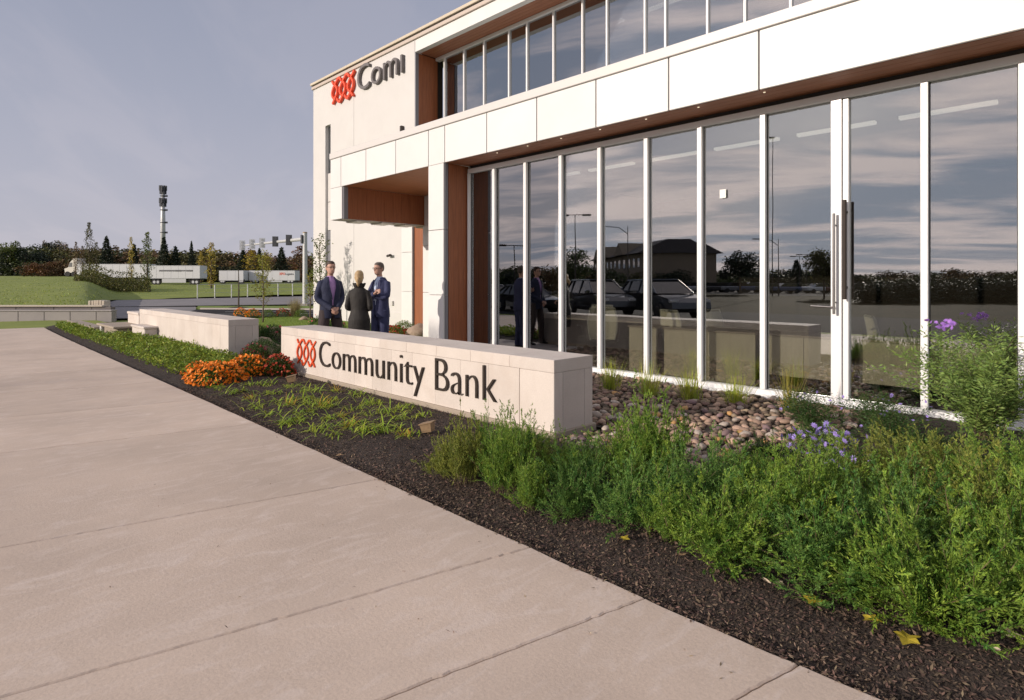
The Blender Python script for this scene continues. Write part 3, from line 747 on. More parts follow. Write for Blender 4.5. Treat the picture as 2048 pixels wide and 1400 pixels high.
def juniper_meshes(seed, n_shoot=84, spread=1.0, height=1.0, leaf=1.0, side=15, feath=17, upright=0.0):
    """unit shrub: about 0.5 m radius, 0.5 m high"""
    r = np.random.default_rng(seed)
    az = r.uniform(0, 2 * PI, n_shoot); el = np.radians(r.uniform(12 + upright, 86, n_shoot)); L = r.uniform(.30, .56, n_shoot) * (0.78 + .3 * np.sin(az * 3 + seed))
    base = np.stack([r.normal(0, .09, n_shoot), r.normal(0, .09, n_shoot), np.zeros(n_shoot)], 1)
    d = np.stack([np.cos(el) * np.cos(az) * spread, np.cos(el) * np.sin(az) * spread, np.sin(el) * height], 1)
    bend = r.normal(0, .10, (n_shoot, 3)); bend[:, 2] = r.uniform(-.05, .16, n_shoot)
    def P(i, t): return base[i] + d[i] * (L[i] * t)[:, None] + bend[i] * (t ** 2)[:, None] * .7
    stems = []
    K = 5
    for k in range(K):
        i = np.arange(n_shoot); a = P(i, np.full(n_shoot, k / K)); b_ = P(i, np.full(n_shoot, (k + 1) / K + .02))
        v, q = leaves(a, b_ - a, np.linalg.norm(b_ - a, axis=1), .006 * (1 - k / K * .6)); stems.append((v, q))
    # side branchlets
    i = np.repeat(np.arange(n_shoot), side); t = np.tile(np.linspace(.22, 1.0, side), n_shoot) + r.normal(0, .03, len(i)); t = np.clip(t, .12, 1.02)
    sb = P(i, t); sd_ = unit(d[i] * .9 + bend[i] * .8 + r.normal(0, .40, (len(i), 3)) + np.array([0, 0, .10])); sL = r.uniform(.10, .17, len(i)) * np.clip(1.25 - t, .22, 1) * leaf
    lv = []
    j = np.repeat(np.arange(len(i)), feath); u = np.tile(np.linspace(.05, 1, feath), len(i))
    sbend = r.normal(0, .12, (len(i), 3))
    p = sb[j] + sd_[j] * (sL[j] * u)[:, None] + sbend[j] * (sL[j] * u * u)[:, None]
    dd = unit(sd_[j] + r.normal(0, .55, (len(j), 3)) * (1.15 - u[:, None] * .6))
    lv.append(leaves(p, dd, r.uniform(.012, .024, len(j)) * leaf, r.uniform(.0045, .0075, len(j)) * leaf))
    v, q = leaves(sb, sd_, sL, .0035); lv.append((v, q))
    v, q = join_np(lv); v[:, 2] = np.maximum(v[:, 2], .0)
    fm = np_mesh('foliage', v, quads=q); v, q = join_np(stems); sm = np_mesh('stem', v, quads=q)
    return fm, sm
def setm(me, *ms):
    me.materials.clear()
    for m_ in ms: me.materials.append(m_)
JV = [juniper_meshes(11), juniper_meshes(12, spread=1.15, height=.85), juniper_meshes(13, upright=18), juniper_meshes(14, n_shoot=76, leaf=1.12), juniper_meshes(15, upright=30, spread=.8)]
def plant(name, label, cat, x, y, z, sx, sz, fm, sm, group=None, mf=None, ms=None, rz=None):
    t = empty(name, (x, y, z), random.uniform(0, 6.28) if rz is None else rz, label, cat, group, scale=(sx, sx, sz))
    link('foliage', fm, None, t)
    if mf is not None: t.children[0].data = fm
    link('stem', sm, None, t)['kind'] = 'stuff'
    return t
for f_, s_ in JV:
    f_.materials.append(L_jun); s_.materials.append(L_twig)
JV += [(JV[k][0].copy(), JV[k][1]) for k in (0, 1, 2, 3, 4)] + [(JV[k][0].copy(), JV[k][1]) for k in (0, 1, 3)]
for k in range(5, 10): setm(JV[k][0], L_jun2)
for k in range(10, 13): setm(JV[k][0], L_jun3)
dk = juniper_meshes(21, n_shoot=80, spread=1.2, height=.7); dk[0].materials.append(L_jund); dk[1].materials.append(L_twig)
shr = [
 # x, y, height, radius, variant, label
 (2.88,3.42,.46,.30,9,'upright light green juniper nearest the bronze floodlight, at the mulch edge'),
 (3.12,3.22,.50,.32,2,'bushy upright juniper just right of the floodlight, by the pavement'),
 (2.92,3.04,.44,.28,4,'slim upright juniper at the pavement side of the mulch, third from the floodlight'),
 (3.80,3.68,.23,.24,0,'small bright green juniper tuft at the near foot of the lettered wall'),
 (2.98,2.50,.32,.28,11,'sparse low juniper on dark mulch left of the big green mass'),
 (3.38,2.88,.34,.30,0,'low olive juniper in front of the near end of the lettered wall'),
 (3.80,3.05,.20,.26,1,'short spreading juniper next to the pebbles and the wall end'),
 (3.08,2.10,.36,.36,12,'juniper at the left end of the dense front row'),
 (3.60,2.36,.40,.32,0,'medium juniper below the tallest bright green one'),
 (3.70,2.60,.46,.34,0,'bright juniper just left of the tallest one, by the pebbles'),
 (3.88,2.46,.64,.40,2,'tallest bright green feathery juniper rising in front of the pebbles'),
 (3.09,1.52,.44,.42,0,'front-row juniper beside the yellow fallen leaf'),
 (3.55,1.85,.44,.40,12,'dense juniper in the second row, below the pebble bed'),
 (4.15,1.92,.34,.36,1,'low juniper bordering the sunlit pebbles'),
 (3.20,1.12,.46,.44,11,'front-row juniper above the pair of yellow leaves'),
 (3.60,1.36,.48,.42,2,'second-row juniper in the middle of the green mass'),
 (4.15,1.42,.44,.42,3,'third-row juniper in the middle of the green mass'),
 (4.62,1.95,.26,.34,0,'back-row juniper between the pebbles and the purple asters'),
 (3.19,.62,.48,.46,3,'front-row juniper above the green-yellow maple leaf'),
 (3.70,.88,.50,.44,10,'second-row juniper right of the middle of the mass'),
 (4.25,.95,.48,.44,1,'third-row juniper below the purple asters'),
 (4.80,1.18,.42,.42,7,'fourth-row juniper below the purple asters'),
 (3.35,.20,.50,.44,0,'front-row juniper above the cream fallen leaf at the right edge'),
 (3.85,.42,.50,.44,2,'second-row juniper near the right edge of the picture'),
 (4.40,.50,.48,.46,8,'third-row juniper near the right edge of the picture'),
 (5.00,.70,.44,.44,0,'fourth-row juniper near the right edge of the picture'),
 (5.55,1.05,.36,.42,6,'juniper in front of the feathery purple flowered shrub'),
 (5.70,.45,.36,.44,3,'juniper furthest right under the window'),
 (2.86,3.66,.30,.24,9,'small olive juniper at the pavement edge below the near floodlight'),
 (3.30,3.52,.40,.30,0,'rounded juniper before the lettered wall, below its last letters'),
 (3.52,3.22,.26,.26,5,'olive juniper between the floodlight clump and the wall end'),
 (2.84,2.72,.30,.24,4,'bright juniper tuft at the mulch edge left of the long beige leaf'),
 (3.25,2.60,.34,.30,12,'bluish juniper above the long beige leaf'),
 (3.45,2.05,.40,.34,10,'bluish juniper below the tallest bright green one'),
 (3.06,1.80,.30,.28,4,'low fringe juniper over the mulch, left of the small yellow leaf'),
 (3.24,.92,.34,.32,0,'low fringe juniper over the mulch, above the maple leaves'),
 (3.60,-.22,.5,.44,1,None),(4.20,-.05,.5,.44,0,None),(4.85,.15,.46,.44,2,None),(5.3,-.3,.45,.45,1,None),(3.1,-.45,.5,.42,2,None),
]
for (x, y, h, r_, v, lab) in shr:
    plant('juniper_shrub', lab or 'green juniper shrub at the near right end of the bed, past the picture edge', 'shrub', x, y, bed_h(x, y) - .02, r_ / .46, h / .50, JV[v][0], JV[v][1], 'juniper shrubs in the front bed')
for (x, y, h, r_, lab) in ((6.25,1.25,.26,.42,'dark low shrub in front of the window sill, left of two'), (6.5,.55,.22,.5,'dark low shrub in front of the window sill, at the right edge'), (5.9,2.0,.26,.36,'dark green low shrub between the asters and the last ornamental grass'), (5.1,2.1,.22,.30,'dark green low shrub at the pebble edge behind the back-row juniper'), (4.10,2.74,.44,.2,'dark green juniper shoot hidden behind the tallest bright one')):
    plant('low_shrub', lab, 'shrub', x, y, -.02, r_ / .46, h / .4, dk[0], dk[1], 'dark low shrubs by the window')

# broad sprigs for asters and the tall flowering shrub
def sprig_meshes(seed, n, H, Rr, leafL, leafW, per, arch=.4, flowers=0, fsize=.014, topbias=True):
    r = np.random.default_rng(seed)
    az = r.uniform(0, 2 * PI, n); lean = r.uniform(.02, 1, n) ** .7 * Rr; hh = H * r.uniform(.55, 1.0, n) * (1 - .35 * (lean / Rr) ** 2)
    base = np.stack([r.normal(0, .05, n), r.normal(0, .05, n), np.zeros(n)], 1)
    def P(i, t): return base[i] + np.stack([np.cos(az[i]) * lean[i] * t ** (1 + arch), np.sin(az[i]) * lean[i] * t ** (1 + arch), hh[i] * (t - .12 * t ** 3)], -1)
    K = 6; st = []
    i = np.arange(n)
    for k in range(K):
        a = P(i, np.full(n, k / K)); b_ = P(i, np.full(n, (k + 1) / K + .01)); st.append(leaves(a, b_ - a, np.linalg.norm(b_ - a, axis=1), .007 * (1 - .6 * k / K)))
    j = np.repeat(i, per); t = r.uniform(.12, 1.0, len(j)) ** .8
    p = P(j, t); dd = r.normal(0, 1, (len(j), 3)); dd[:, 2] = np.abs(dd[:, 2]) * .4 + .1
    off = unit(dd) * r.uniform(0, .07, len(j))[:, None]
    lv = leaves(p + off, dd, r.uniform(.6, 1.2, len(j)) * leafL, r.uniform(.7, 1.2, len(j)) * leafW, curl=.08)
    fm = np_mesh('foliage', lv[0], quads=lv[1]); v, q = join_np(st); sm = np_mesh('stem', v, quads=q)
    fl = None
    if flowers:
        k = r.choice(np.arange(n), flowers); tp = P(k, np.full(flowers, 1.0)) + r.normal(0, .035, (flowers, 3))
        sel = (k % 1 == 0)
        fl = daisy_mesh(tp, r, fsize)
    return fm, sm, fl
def daisy_mesh(pos, r, size, petals=9, up=.6, wide=.32, center=True):
    n = len(pos); nrm = unit(r.normal(0, .45, (n, 3)) + np.array([-.35, -.1, up])); a = unit(np.cross(nrm, np.array([.3, .8, .1]))); b_ = np.cross(nrm, a)
    j = np.repeat(np.arange(n), petals); th = np.tile(np.arange(petals) * 2 * PI / petals, n) + np.repeat(r.uniform(0, 6, n), petals)
    d = a[j] * np.cos(th)[:, None] + b_[j] * np.sin(th)[:, None] + nrm[j] * .12
    sz = size * np.repeat(r.uniform(.75, 1.2, n), petals)
    v, q = leaves(pos[j], d, sz, sz * wide * 1.6, up=nrm[j])
    mi = np.zeros(len(q), int)
    if center:
        m = 6; th = np.arange(m) * 2 * PI / m
        cv = pos[:, None] + nrm[:, None] * size * .12 + (a[:, None] * np.cos(th)[None, :, None] + b_[:, None] * np.sin(th)[None, :, None]) * size * .28
        cv = cv.reshape(-1, 3); o = len(v); idx = o + np.arange(n)[:, None] * m
        cq = np.concatenate([idx + np.array([[0, 1, 2, 3]]), idx + np.array([[0, 3, 4, 5]])])
        v = np.concatenate([v, cv]); q = np.concatenate([q, cq]); mi = np.concatenate([mi, np.ones(len(cq), int)])
    return np_mesh('flower', v, quads=q, mi=mi)
M_purple = mat('purple_petal', (.42, .32, .78), .6, isl=.4, trans=.3); M_yc = mat('flower_centre', (.45, .25, .03), .8)
def setm(me, *ms):
    me.materials.clear()
    for m_ in ms: me.materials.append(m_)
a1 = sprig_meshes(31, 60, .42, .34, .032, .010, 60, flowers=95, fsize=.028); setm(a1[0], L_aster); setm(a1[1], L_twig); setm(a1[2], M_purple, M_yc)
a2 = sprig_meshes(32, 70, .50, .40, .030, .008, 70, flowers=14, fsize=.018); setm(a2[0], L_jund); setm(a2[1], L_twig); setm(a2[2], M_purple, M_yc)
def flowering(name, lab, cat, x, y, s, sz, ms, grp=None):
    t = plant(name, lab, cat, x, y, -.03, s, sz, ms[0], ms[1], grp)
    if ms[2]: link('blossoms', ms[2], None, t)['kind'] = 'stuff'
    return t
flowering('aster', 'aster clump with the most lavender daisies, right of the pebbles', 'flowers', 4.98, 1.60, .9, 1.15, a1, 'asters by the window')
flowering('aster', 'leafy aster with few small lavender daisies before the wide window post', 'flowers', 6.55, 2.3, 1.0, 1.0, a2, 'asters by the window')
flowering('aster', 'leafy aster between the wide window post and the next thin post', 'flowers', 6.95, 1.75, 1.1, 1.0, a2, 'asters by the window')
flowering('aster', 'low dark aster in front of the sill, left of the tall shrub', 'flowers', 6.5, 1.55, .9, .8, a2, 'asters by the window')
# tall feathery shrub with a purple tuft at the right edge
r5 = np.random.default_rng(5)
b1 = sprig_meshes(33, 80, 1.35, .95, .050, .013, 150, arch=.7); setm(b1[0], leafmat('locust_leaf', (.16, .25, .06), (.23, .33, .08), .6)); setm(b1[1], L_twig)
tall = plant('flowering_shrub', 'tall airy light green shrub with a purple flower tuft in front of the last window', 'shrub', 7.10, .92, -.05, 1.0, 1.0, b1[0], b1[1])
tall.rotation_euler.z = 0
tp = np.array([-.10, .30, 1.16]) + r5.normal(0, (.05, .06, .03), (26, 3)); fl = daisy_mesh(tp, r5, .026, petals=12, wide=.2); setm(fl, mat('violet_petal', (.45, .22, .72), .6, isl=.4, trans=.3), M_purple)
link('blossoms', fl, None, tall)['kind'] = 'stuff'

# ornamental grass tufts along the sill
def tuft_mesh(seed, n=150, L=(.22, .40), W=.006, el=(55, 88), droop=1.0, rad=.05):
    r = np.random.default_rng(seed)
    az = r.uniform(0, 2 * PI, n); e = np.radians(r.uniform(*el, n)); d = np.stack([np.cos(e) * np.cos(az), np.cos(e) * np.sin(az), np.sin(e)], 1)
    b_ = np.stack([r.normal(0, rad, n), r.normal(0, rad, n), np.zeros(n)], 1)
    v, q = ribbons(b_, d, r.uniform(*L, n), r.uniform(.6, 1.1, n) * W, r.uniform(.3, 1.1, n) * droop, 5)
    v[:, 2] = np.maximum(v[:, 2], .002)
    return np_mesh('blades', v, quads=q)
T_g = [tuft_mesh(41, 170, (.30, .55), .009), tuft_mesh(42, 140, (.28, .58), .009)]
T_a, T_b = leafmat('tuft_green', (.26, .37, .04), (.48, .46, .08), .7), leafmat('tuft_yellow', (.45, .36, .07), (.16, .2, .04), .7)
for m_, q in zip(T_g, (T_a, T_a)): setm(m_, q)
T_y = tuft_mesh(43, 120, (.32, .62), .009); setm(T_y, T_b)
for k, (px, py, lab) in enumerate(((1222, 782, 'leftmost grass tuft by the sill, beside the wall end'), (1298, 795, 'second grass tuft from the wall end'), (1380, 803, 'middle and fullest of the five sill grasses'), (1473, 812, 'fourth grass tuft from the wall end, sparse'), (1582, 828, 'yellowing grass tuft furthest from the lettered wall'))):
    p = U(px, py); t = empty('ornamental_grass', (p.x, p.y, -.01), k * 1.3, lab, 'grass', 'ornamental grasses along the window sill')
    link('blades', T_y if k == 4 else T_g[k % 2], None, t)
    o = t.children[0]; o.scale = (1, 1, 1.0 if k != 3 else .9)

# daylilies in the mulch
D_g = [tuft_mesh(51, 36, (.14, .28), .017, (15, 62), 3.0, .07), tuft_mesh(52, 28, (.12, .26), .016, (10, 60), 2.8, .08), tuft_mesh(53, 42, (.15, .30), .017, (15, 62), 3.2, .09)]
D_y = [tuft_mesh(54, 16, (.14, .26), .012, (10, 60), 1.8, .04)]
for m_ in D_g: setm(m_, L_lily)
setm(D_y[0], L_lilyy)
lil = [(535,773,2,0),(470,790,2,0),(501,801,1,1),(543,793,2,0),(513,815,0,0),(582,781,2,0),(612,787,0,0),(613,806,2,0),(579,818,1,1),(643,820,0,1),(541,829,1,0),(590,843,2,0),(672,788,1,1),
       (714,794,2,0),(753,810,2,0),(804,820,2,0),(614,815,1,0),(650,822,0,0),(707,826,0,0),(682,839,1,1),(795,846,0,0),(840,836,1,0),(582,847,2,0),(637,862,2,0),(707,858,2,0),(695,864,1,1),(814,878,1,1),(669,873,1,0),(745,838,0,0),(760,862,1,0),(497,775,1,0),(560,808,1,0),(628,790,1,0),(663,806,2,0),(735,812,0,0),(782,832,0,0),(612,830,2,0),(655,845,1,0),(730,872,2,0),(775,870,0,0)]
rowname = lambda py: 'by the wall' if py < 800 else ('mid bed' if py < 835 else 'by the pavement')
cnt = {}
for px, py, v, yel in lil:
    p = U(px, py); under = 'orange emblem' if px < 640 else ('letters Comm' if px < 745 else ('letters unity' if px < 850 else 'letters Bank'))
    key = (rowname(py), under, yel); cnt[key] = cnt.get(key, 0) + 1
    lab = '%s daylily clump %s, below the %s' % ('yellowed' if yel else 'green', rowname(py), under)
    if cnt[key] > 1: lab = lab.replace('clump', 'clump, %s of its row,' % {2: 'second', 3: 'third', 4: 'fourth', 5: 'fifth', 6: 'sixth', 7: 'seventh'}[cnt[key]])
    t = empty('daylily', (p.x, p.y, bed_h(p.x, p.y) - .004), random.uniform(0, 6), lab, 'plant', 'daylilies in front of the lettered wall', scale=random.uniform(.8, 1.05))
    link('blades', D_g[v], None, t)
    if yel: link('yellow_blades', D_y[0], None, t)
for px, py, lab in ((388, 716, 'tan and yellow strap-leaved clump at the near end of the blank wall'), (418, 722, 'yellow-green clump at the foot of the blank wall end')):
    p = U(px, py); t = empty('strap_plant', (p.x, p.y, 0), 1.0, lab, 'plant', scale=1.25); link('blades', D_g[2], None, t); link('yellow_blades', D_y[0], None, t)

# chrysanthemum mounds
def mound(seed, rx, ry, h, nl, nf, fs):
    r = np.random.default_rng(seed)
    def pts(n, k=1.0, low=0.0):
        u = r.uniform(0, 2 * PI, n); c = r.uniform(low, 1, n); s = np.sqrt(1 - c * c); b_ = 1 + .09 * np.sin(u * 4 + seed) 
        return np.stack([np.cos(u) * s * rx * k * b_, np.sin(u) * s * ry * k * b_, c * h * k], 1), np.stack([np.cos(u) * s, np.sin(u) * s, c + .1], 1)
    p, d = pts(nl); p *= r.uniform(.65, .97, (nl, 1)); v, q = leaves(p, d + r.normal(0, .7, (nl, 3)), r.uniform(.025, .045, nl), r.uniform(.012, .02, nl), curl=.08)
    fm = np_mesh('foliage', v, quads=q)
    p, d = pts(nf, 1.0, .08); fl = daisy_mesh(p + r.normal(0, .012, (nf, 3)), r, fs, petals=8, wide=.5)
    return fm, fl
F_o = mat('orange_petal', (.88, .26, .010), .6, isl=.5, trans=.2); F_oc = mat('orange_heart', (.55, .08, .01), .7); F_r = mat('red_petal', (.42, .045, .015), .6, isl=.5, trans=.2); F_dr = mat('maroon_petal', (.20, .02, .02), .6, isl=.5); F_yo = mat('amber_centre', (.75, .30, .02), .7); F_pk = mat('pink_petal', (.75, .16, .20), .6, isl=.4, trans=.2)
def mum(px, py, rx, ry, h, nf, fm_, fc, lab, seed, nl=2600, fs=.023, group='chrysanthemums by the sign walls'):
    p = U(px, py); a, b_ = mound(seed, rx, ry, h, nl, nf, fs); setm(a, L_mum); setm(b_, fm_, fc)
    t = empty('chrysanthemum', (p.x, p.y, 0), 0, lab, 'flowers', group); link('foliage', a, None, t); link('blossoms', b_, None, t)['kind'] = 'stuff'
mum(432, 765, .40, .55, .30, 820, F_o, F_oc, 'largest bright orange chrysanthemum mound, nearest the pavement', 61)
mum(498, 752, .36, .40, .33, 560, F_o, F_oc, 'orange chrysanthemum mound in the middle of the group by the wall gap', 62)
mum(556, 752, .26, .34, .34, 280, F_r, F_yo, 'red and orange chrysanthemum mound touching the lettered wall end', 63)
mum(510, 728, .30, .36, .36, 160, F_dr, F_oc, 'dark red chrysanthemum mound at the back by the blank wall end', 64)
mum(395, 752, .22, .3, .22, 150, F_o, F_oc, 'small orange chrysanthemum spilling into the leafy ground cover', 65, 900)
GB = 'flower mounds along the car park'
for k, (px, cz, col, lab) in enumerate(((482, 27.0, F_o, 'orange-topped round mound at the left end by the car park'), (505, 26.2, F_o, 'orange and green round mound second from the left by the car park'), (536, 26.0, None, 'green round mound behind the slim yellow-green tree'), (565, 26.2, F_r, 'rusty-topped round mound left of the dry grass'), (602, 26.0, None, 'plain green round mound beside the traffic signal pole'))):
    p = AT(px, cz); a, b_ = mound(70 + k, .32, .32, .36, 1200, 140, .03); setm(a, leafmat('mound_leaf', (.10, .17, .03), (.14, .20, .03))); 
    t = empty('round_mound', (p.x, p.y, 0), k, lab, 'plant', GB); link('foliage', a, None, t)
    if col: setm(b_, col, F_oc); link('blossoms', b_, None, t)['kind'] = 'stuff'
    else: bpy.data.meshes.remove(b_)
tf = tuft_mesh(81, 420, (.5, .95), .016, (60, 88), .8, .10); setm(tf, L_dry); p = AT(590, 26.6)
t = empty('fountain_grass', (p.x, p.y, 0), 0, 'tan feathery grass clump between the mounds left of the signal pole', 'grass'); link('blades', tf, None, t)

# roses and bushes seen in the gap and behind the people
def bush(name, lab, cat, x, y, s, sz, fm, col, nflow=0, fcol=None, z=0.0, group=None):
    t = empty(name, (x, y, z), random.uniform(0, 6), lab, cat, group, scale=(s, s, sz)); link('foliage', fm, None, t)
    if nflow:
        r = np.random.default_rng(int(x * 100)); u = r.uniform(0, 6.28, nflow); c = r.uniform(.5, 1, nflow); q = np.sqrt(1 - c * c)
        f = daisy_mesh(np.stack([np.cos(u) * q * .5, np.sin(u) * q * .5, c * .52], 1), r, .045, petals=7, wide=.6); setm(f, fcol, fcol); link('blossoms', f, None, t)['kind'] = 'stuff'
    return t
bm1, _f = mound(91, .5, .5, .5, 3800, 3, .01); setm(bm1, L_jund); bpy.data.meshes.remove(_f)
bm2, _f = mound(92, .5, .5, .5, 3800, 3, .01); setm(bm2, leafmat('bright_bush', (.12, .20, .03), (.18, .26, .04))); bpy.data.meshes.remove(_f)
for k, (px, py, s, sz, f, lab) in enumerate(((515, 690, .9, 1.0, 10, 'rose bush with pink blooms seen in the gap between the two walls, left'), (545, 688, .9, 1.0, 6, 'rose bush with pink blooms seen in the gap between the two walls, right'), (528, 712, .8, .75, 0, 'dark flowerless bush low in the gap between the walls'), (640, 664, .8, 1.05, 12, 'rose bush with pink blooms at the left man\'s knee'), (672, 668, .7, .9, 5, 'rose bush with pink blooms between the left man and the woman'))):
    p = U(px, py); bush('rose_bush', lab, 'shrub', p.x, p.y, s, sz, bm1, None, f, F_pk, group='roses behind the walls')
for px, py, s, lab in ((808, 668, .75, 'green shrub beside the white pilaster, right of the right man'), (750, 668, .55, 'green shrub seen between the legs of the right man'), (696, 636, .5, 'small green shrub at the foot of the white wall, right of the left man'), (684, 637, .4, 'tiny green shrub against the white wall beside the left man')):
    p = U(px, py); bush('green_shrub', lab, 'shrub', p.x, p.y, s, s * 1.1, bm2, None)
mum(786, 672, .38, .5, .3, 160, F_r, F_oc, 'orange-red chrysanthemum mound right of the right man\'s legs', 66, 1000, .03, None)
# landscape rocks
def rock(seed, sub=2):
    bm = bmesh.new(); bmesh.ops.create_icosphere(bm, subdivisions=sub, radius=1)
    for v in bm.verts:
        n_ = mnoise.noise(v.co * 1.3 + Vector((seed * 3.7, seed, 0))); v.co *= 1 + .35 * n_ + .12 * mnoise.noise(v.co * 3 + Vector((seed, 0, 0)))
    me = bpy.data.meshes.new('rock'); bm.to_mesh(me); bm.free(); me.shade_smooth(); return me
M_rock = mat('tan_rock', (.42, .33, .25), .9, col2=(.28, .20, .15), scale=3, bump=1.0, bscale=20)
for px, py, s, lab in ((838, 672, .34, 'tan boulder at the foot of the white entrance wall'), (548, 672, .28, 'grey-tan rock between the rose bushes in the wall gap'), (523, 700, .3, 'low rock in the gap between the two walls'), (608, 640, .16, 'small pale rock by the green mound near the signal pole'), (545, 708, .22, 'small rock under the roses beside the lettered wall')):
    p = U(px, py); me = rock(px % 17); setm(me, M_rock); o = link('rock', me, None, None, (p.x, p.y, s * .25), px); o.scale = (s, s * 1.2, s * .7); tag(o, lab, 'rock')

# leafy ground cover along the blank wall
r = np.random.default_rng(3); nL = 34000
ys = 8.6 + (25.0 - 8.6) * r.uniform(0, 1, nL) ** 1.25; ex = np.interp(ys, EY, EX)
xe = np.where(ys > 19.4, 3.5, 4.28); xs = ex + .30 + (xe - ex - .30) * r.uniform(0, 1, nL) ** .9 + r.normal(0, .03, nL)
clump = np.array([mnoise.noise(Vector((x * 3.2, y * 3.2, 9))) for x, y in zip(xs, ys)])
keep = (clump > -.22) & ~((ys < 9.6) & (xs > 2.9)); xs, ys, clump = xs[keep], ys[keep], clump[keep]; n = len(xs)
p = np.stack([xs, ys, r.uniform(.02, 1, n) * (.10 + .14 * np.clip(clump + .2, 0, 1))], 1); d = r.normal(0, 1, (n, 3)); d[:, 2] = np.abs(d[:, 2]) * .5 + .15
v, q = leaves(p, d, r.uniform(.04, .085, n), r.uniform(.018, .036, n), curl=.1)
tag(link('ground_cover', np_mesh('ground_cover', v, quads=q), L_cover), 'low leafy green ground cover spreading along the blank wall', 'ground cover', kind='stuff')

# mulch chips
r = np.random.default_rng(4); n = 120000
ys = np.concatenate([r.uniform(-.3, 4.2, 62000), r.uniform(4.2, 9.5, 44000), r.uniform(9.5, 25, 14000)])
ex = np.interp(ys, EY, EX); u = r.uniform(0, 1, n) ** 1.25
wid = np.where(ys < 4.2, 1.5, 1.95); xs = ex + .0 + u * (wid - .0) + r.normal(0, .010, n); ok = (xs < np.where(ys > 3.8, 4.31, 9)); xs, ys = xs[ok], ys[ok]; n = len(xs)
zs = np.array([bed_h(x, y) for x, y in zip(xs, ys)]) + r.uniform(-.002, .012, n)
zs = np.where(xs < np.interp(ys, EY, EX) + .02, np.maximum(zs, .003), zs)
d = r.normal(0, 1, (n, 3)); d[:, 2] *= .38
s_ = r.uniform(0, 1, n) ** 2.2
v, q = leaves(np.stack([xs, ys, zs], 1), d, .007 + .026 * s_, .003 + .007 * s_ + .002, up=np.stack([r.normal(0, .6, n), r.normal(0, .6, n), np.ones(n)], 1))
M_chip = mat('bark_chip', (.095, .062, .044), .9, isl=1.5)
tag(link('mulch', np_mesh('mulch', v, quads=q), M_chip), 'dark shredded bark mulch covering the planting bed', 'mulch', kind='stuff')
n = 1100; ys = r.uniform(-.2, 6.0, n); xs = np.interp(ys, EY, EX) + np.abs(r.normal(0, .16, n)) - .02; xs[:150] = np.interp(ys[:150], EY, EX) - r.uniform(0, 1, 150) ** 2.5 * 2.2; zs = np.array([max(.004, bed_h(x, y) + .008) for x, y in zip(xs, ys)])
d = r.normal(0, 1, (n, 3)); d[:, 2] *= .25; v, q = leaves(np.stack([xs, ys, zs], 1), d, r.uniform(.010, .034, n), r.uniform(.003, .008, n), up=np.tile([0, 0, 1.0], (n, 1)))
tag(link('dry_litter', np_mesh('dry_litter', v, quads=q), mat('dry_litter_tan', (.30, .21, .14), .9, isl=1.2)), 'scattered dry needles and pale bark bits on the mulch by the pavement', 'litter', kind='stuff')

# pebble bed
peb = tag(sheet('pebble_bed', [(4.98, 8.55), (4.98, 3.2), (4.0, 3.4), (4.2, 2.6), (4.9, 1.95), (7.9, 1.9), (7.75, 8.55)], mat('pebble_base', (.10, .08, .065), .95, var=.5, scale=30, bump=2, bscale=60), .005), kind='structure')  # dark mottled ground sheet under the pebbles
M_peb = mat('river_pebble', (.35, .245, .175), .75, col2=(.24, .165, .12), scale=6, isl=.9, objrand=.9, bump=.15, bscale=40)
M_pebo = mat('ochre_pebble', (.46, .26, .10), .7, objrand=.5, bump=.15, bscale=40); M_pebl = mat('pale_pebble', (.40, .34, .29), .7, objrand=.4, bump=.15, bscale=40); M_pebp = mat('plum_pebble', (.21, .14, .14), .7, objrand=.5, bump=.15, bscale=40)
base_p = []
for k in range(6):
    me = rock(100 + k, 1 if k else 1)
    bm = bmesh.new(); bm.from_mesh(me); bmesh.ops.subdivide_edges(bm, edges=bm.edges, cuts=0); bm.to_mesh(me); bm.free(); base_p.append(me)
def in_peb(x, y): return 1.95 < y < 8.5 and x < 7.70 and ((x > 5.0) or (y < 3.70 and x > 4.12 + (y - 2.6) * .05 and y > 2.35))
pts = []; cell = {}
tries = 0
while tries < 60000 and len(pts) < 2100:
    tries += 1
    y = random.uniform(1.95, 8.5); x = random.uniform(4.0, 7.75)
    if not in_peb(x, y): continue
    s_ = random.uniform(.026, .052) * (1.2 if random.random() < .1 else 1)
    kx, ky = int(x / .08), int(y / .08); okk = True
    for a in (-1, 0, 1):
        for b_ in (-1, 0, 1):
            for (X, Y, Sx) in cell.get((kx + a, ky + b_), ()):
                if (X - x) ** 2 + (Y - y) ** 2 < (.82 * (s_ + Sx)) ** 2: okk = False
    if okk: cell.setdefault((kx, ky), []).append((x, y, s_)); pts.append((x, y, s_))
print('pebbles', len(pts))
F = Vector((math.sin(YAW), math.cos(YAW), 0))
pts.sort(key=lambda p: (p[0] * F.x + p[1] * F.y) / p[2])
pm = {}
for k in range(6):
    for j, m_ in enumerate((M_peb, M_peb, M_peb, M_pebl, M_pebo, M_pebp)):
        c = base_p[k].copy(); c.materials.append(m_); pm[(k, j)] = c
for i, (x, y, s_) in enumerate(pts[:300]):
    o = bpy.data.objects.new('pebble', pm[(random.randrange(6), random.choice((0, 1, 2, 0, 1, 3, 3, 5) if random.random() > .05 else (4,)))]); C.objects.link(o); o.parent = peb
    o.location = (x, y, .012 + s_ * .45); o.rotation_euler = (random.uniform(-.3, .3), random.uniform(-.3, .3), random.uniform(0, 6.28)); o.scale = (s_ * random.uniform(1.1, 1.45), s_ * random.uniform(.85, 1.05), s_ * random.uniform(.55, .8))
vs = []; ts_ = []; o_ = 0; arr = []
for me in base_p:
    a = np.zeros(len(me.vertices) * 3); me.vertices.foreach_get('co', a); t_ = np.array([list(p.vertices) for p in me.polygons]); arr.append((a.reshape(-1, 3), t_))
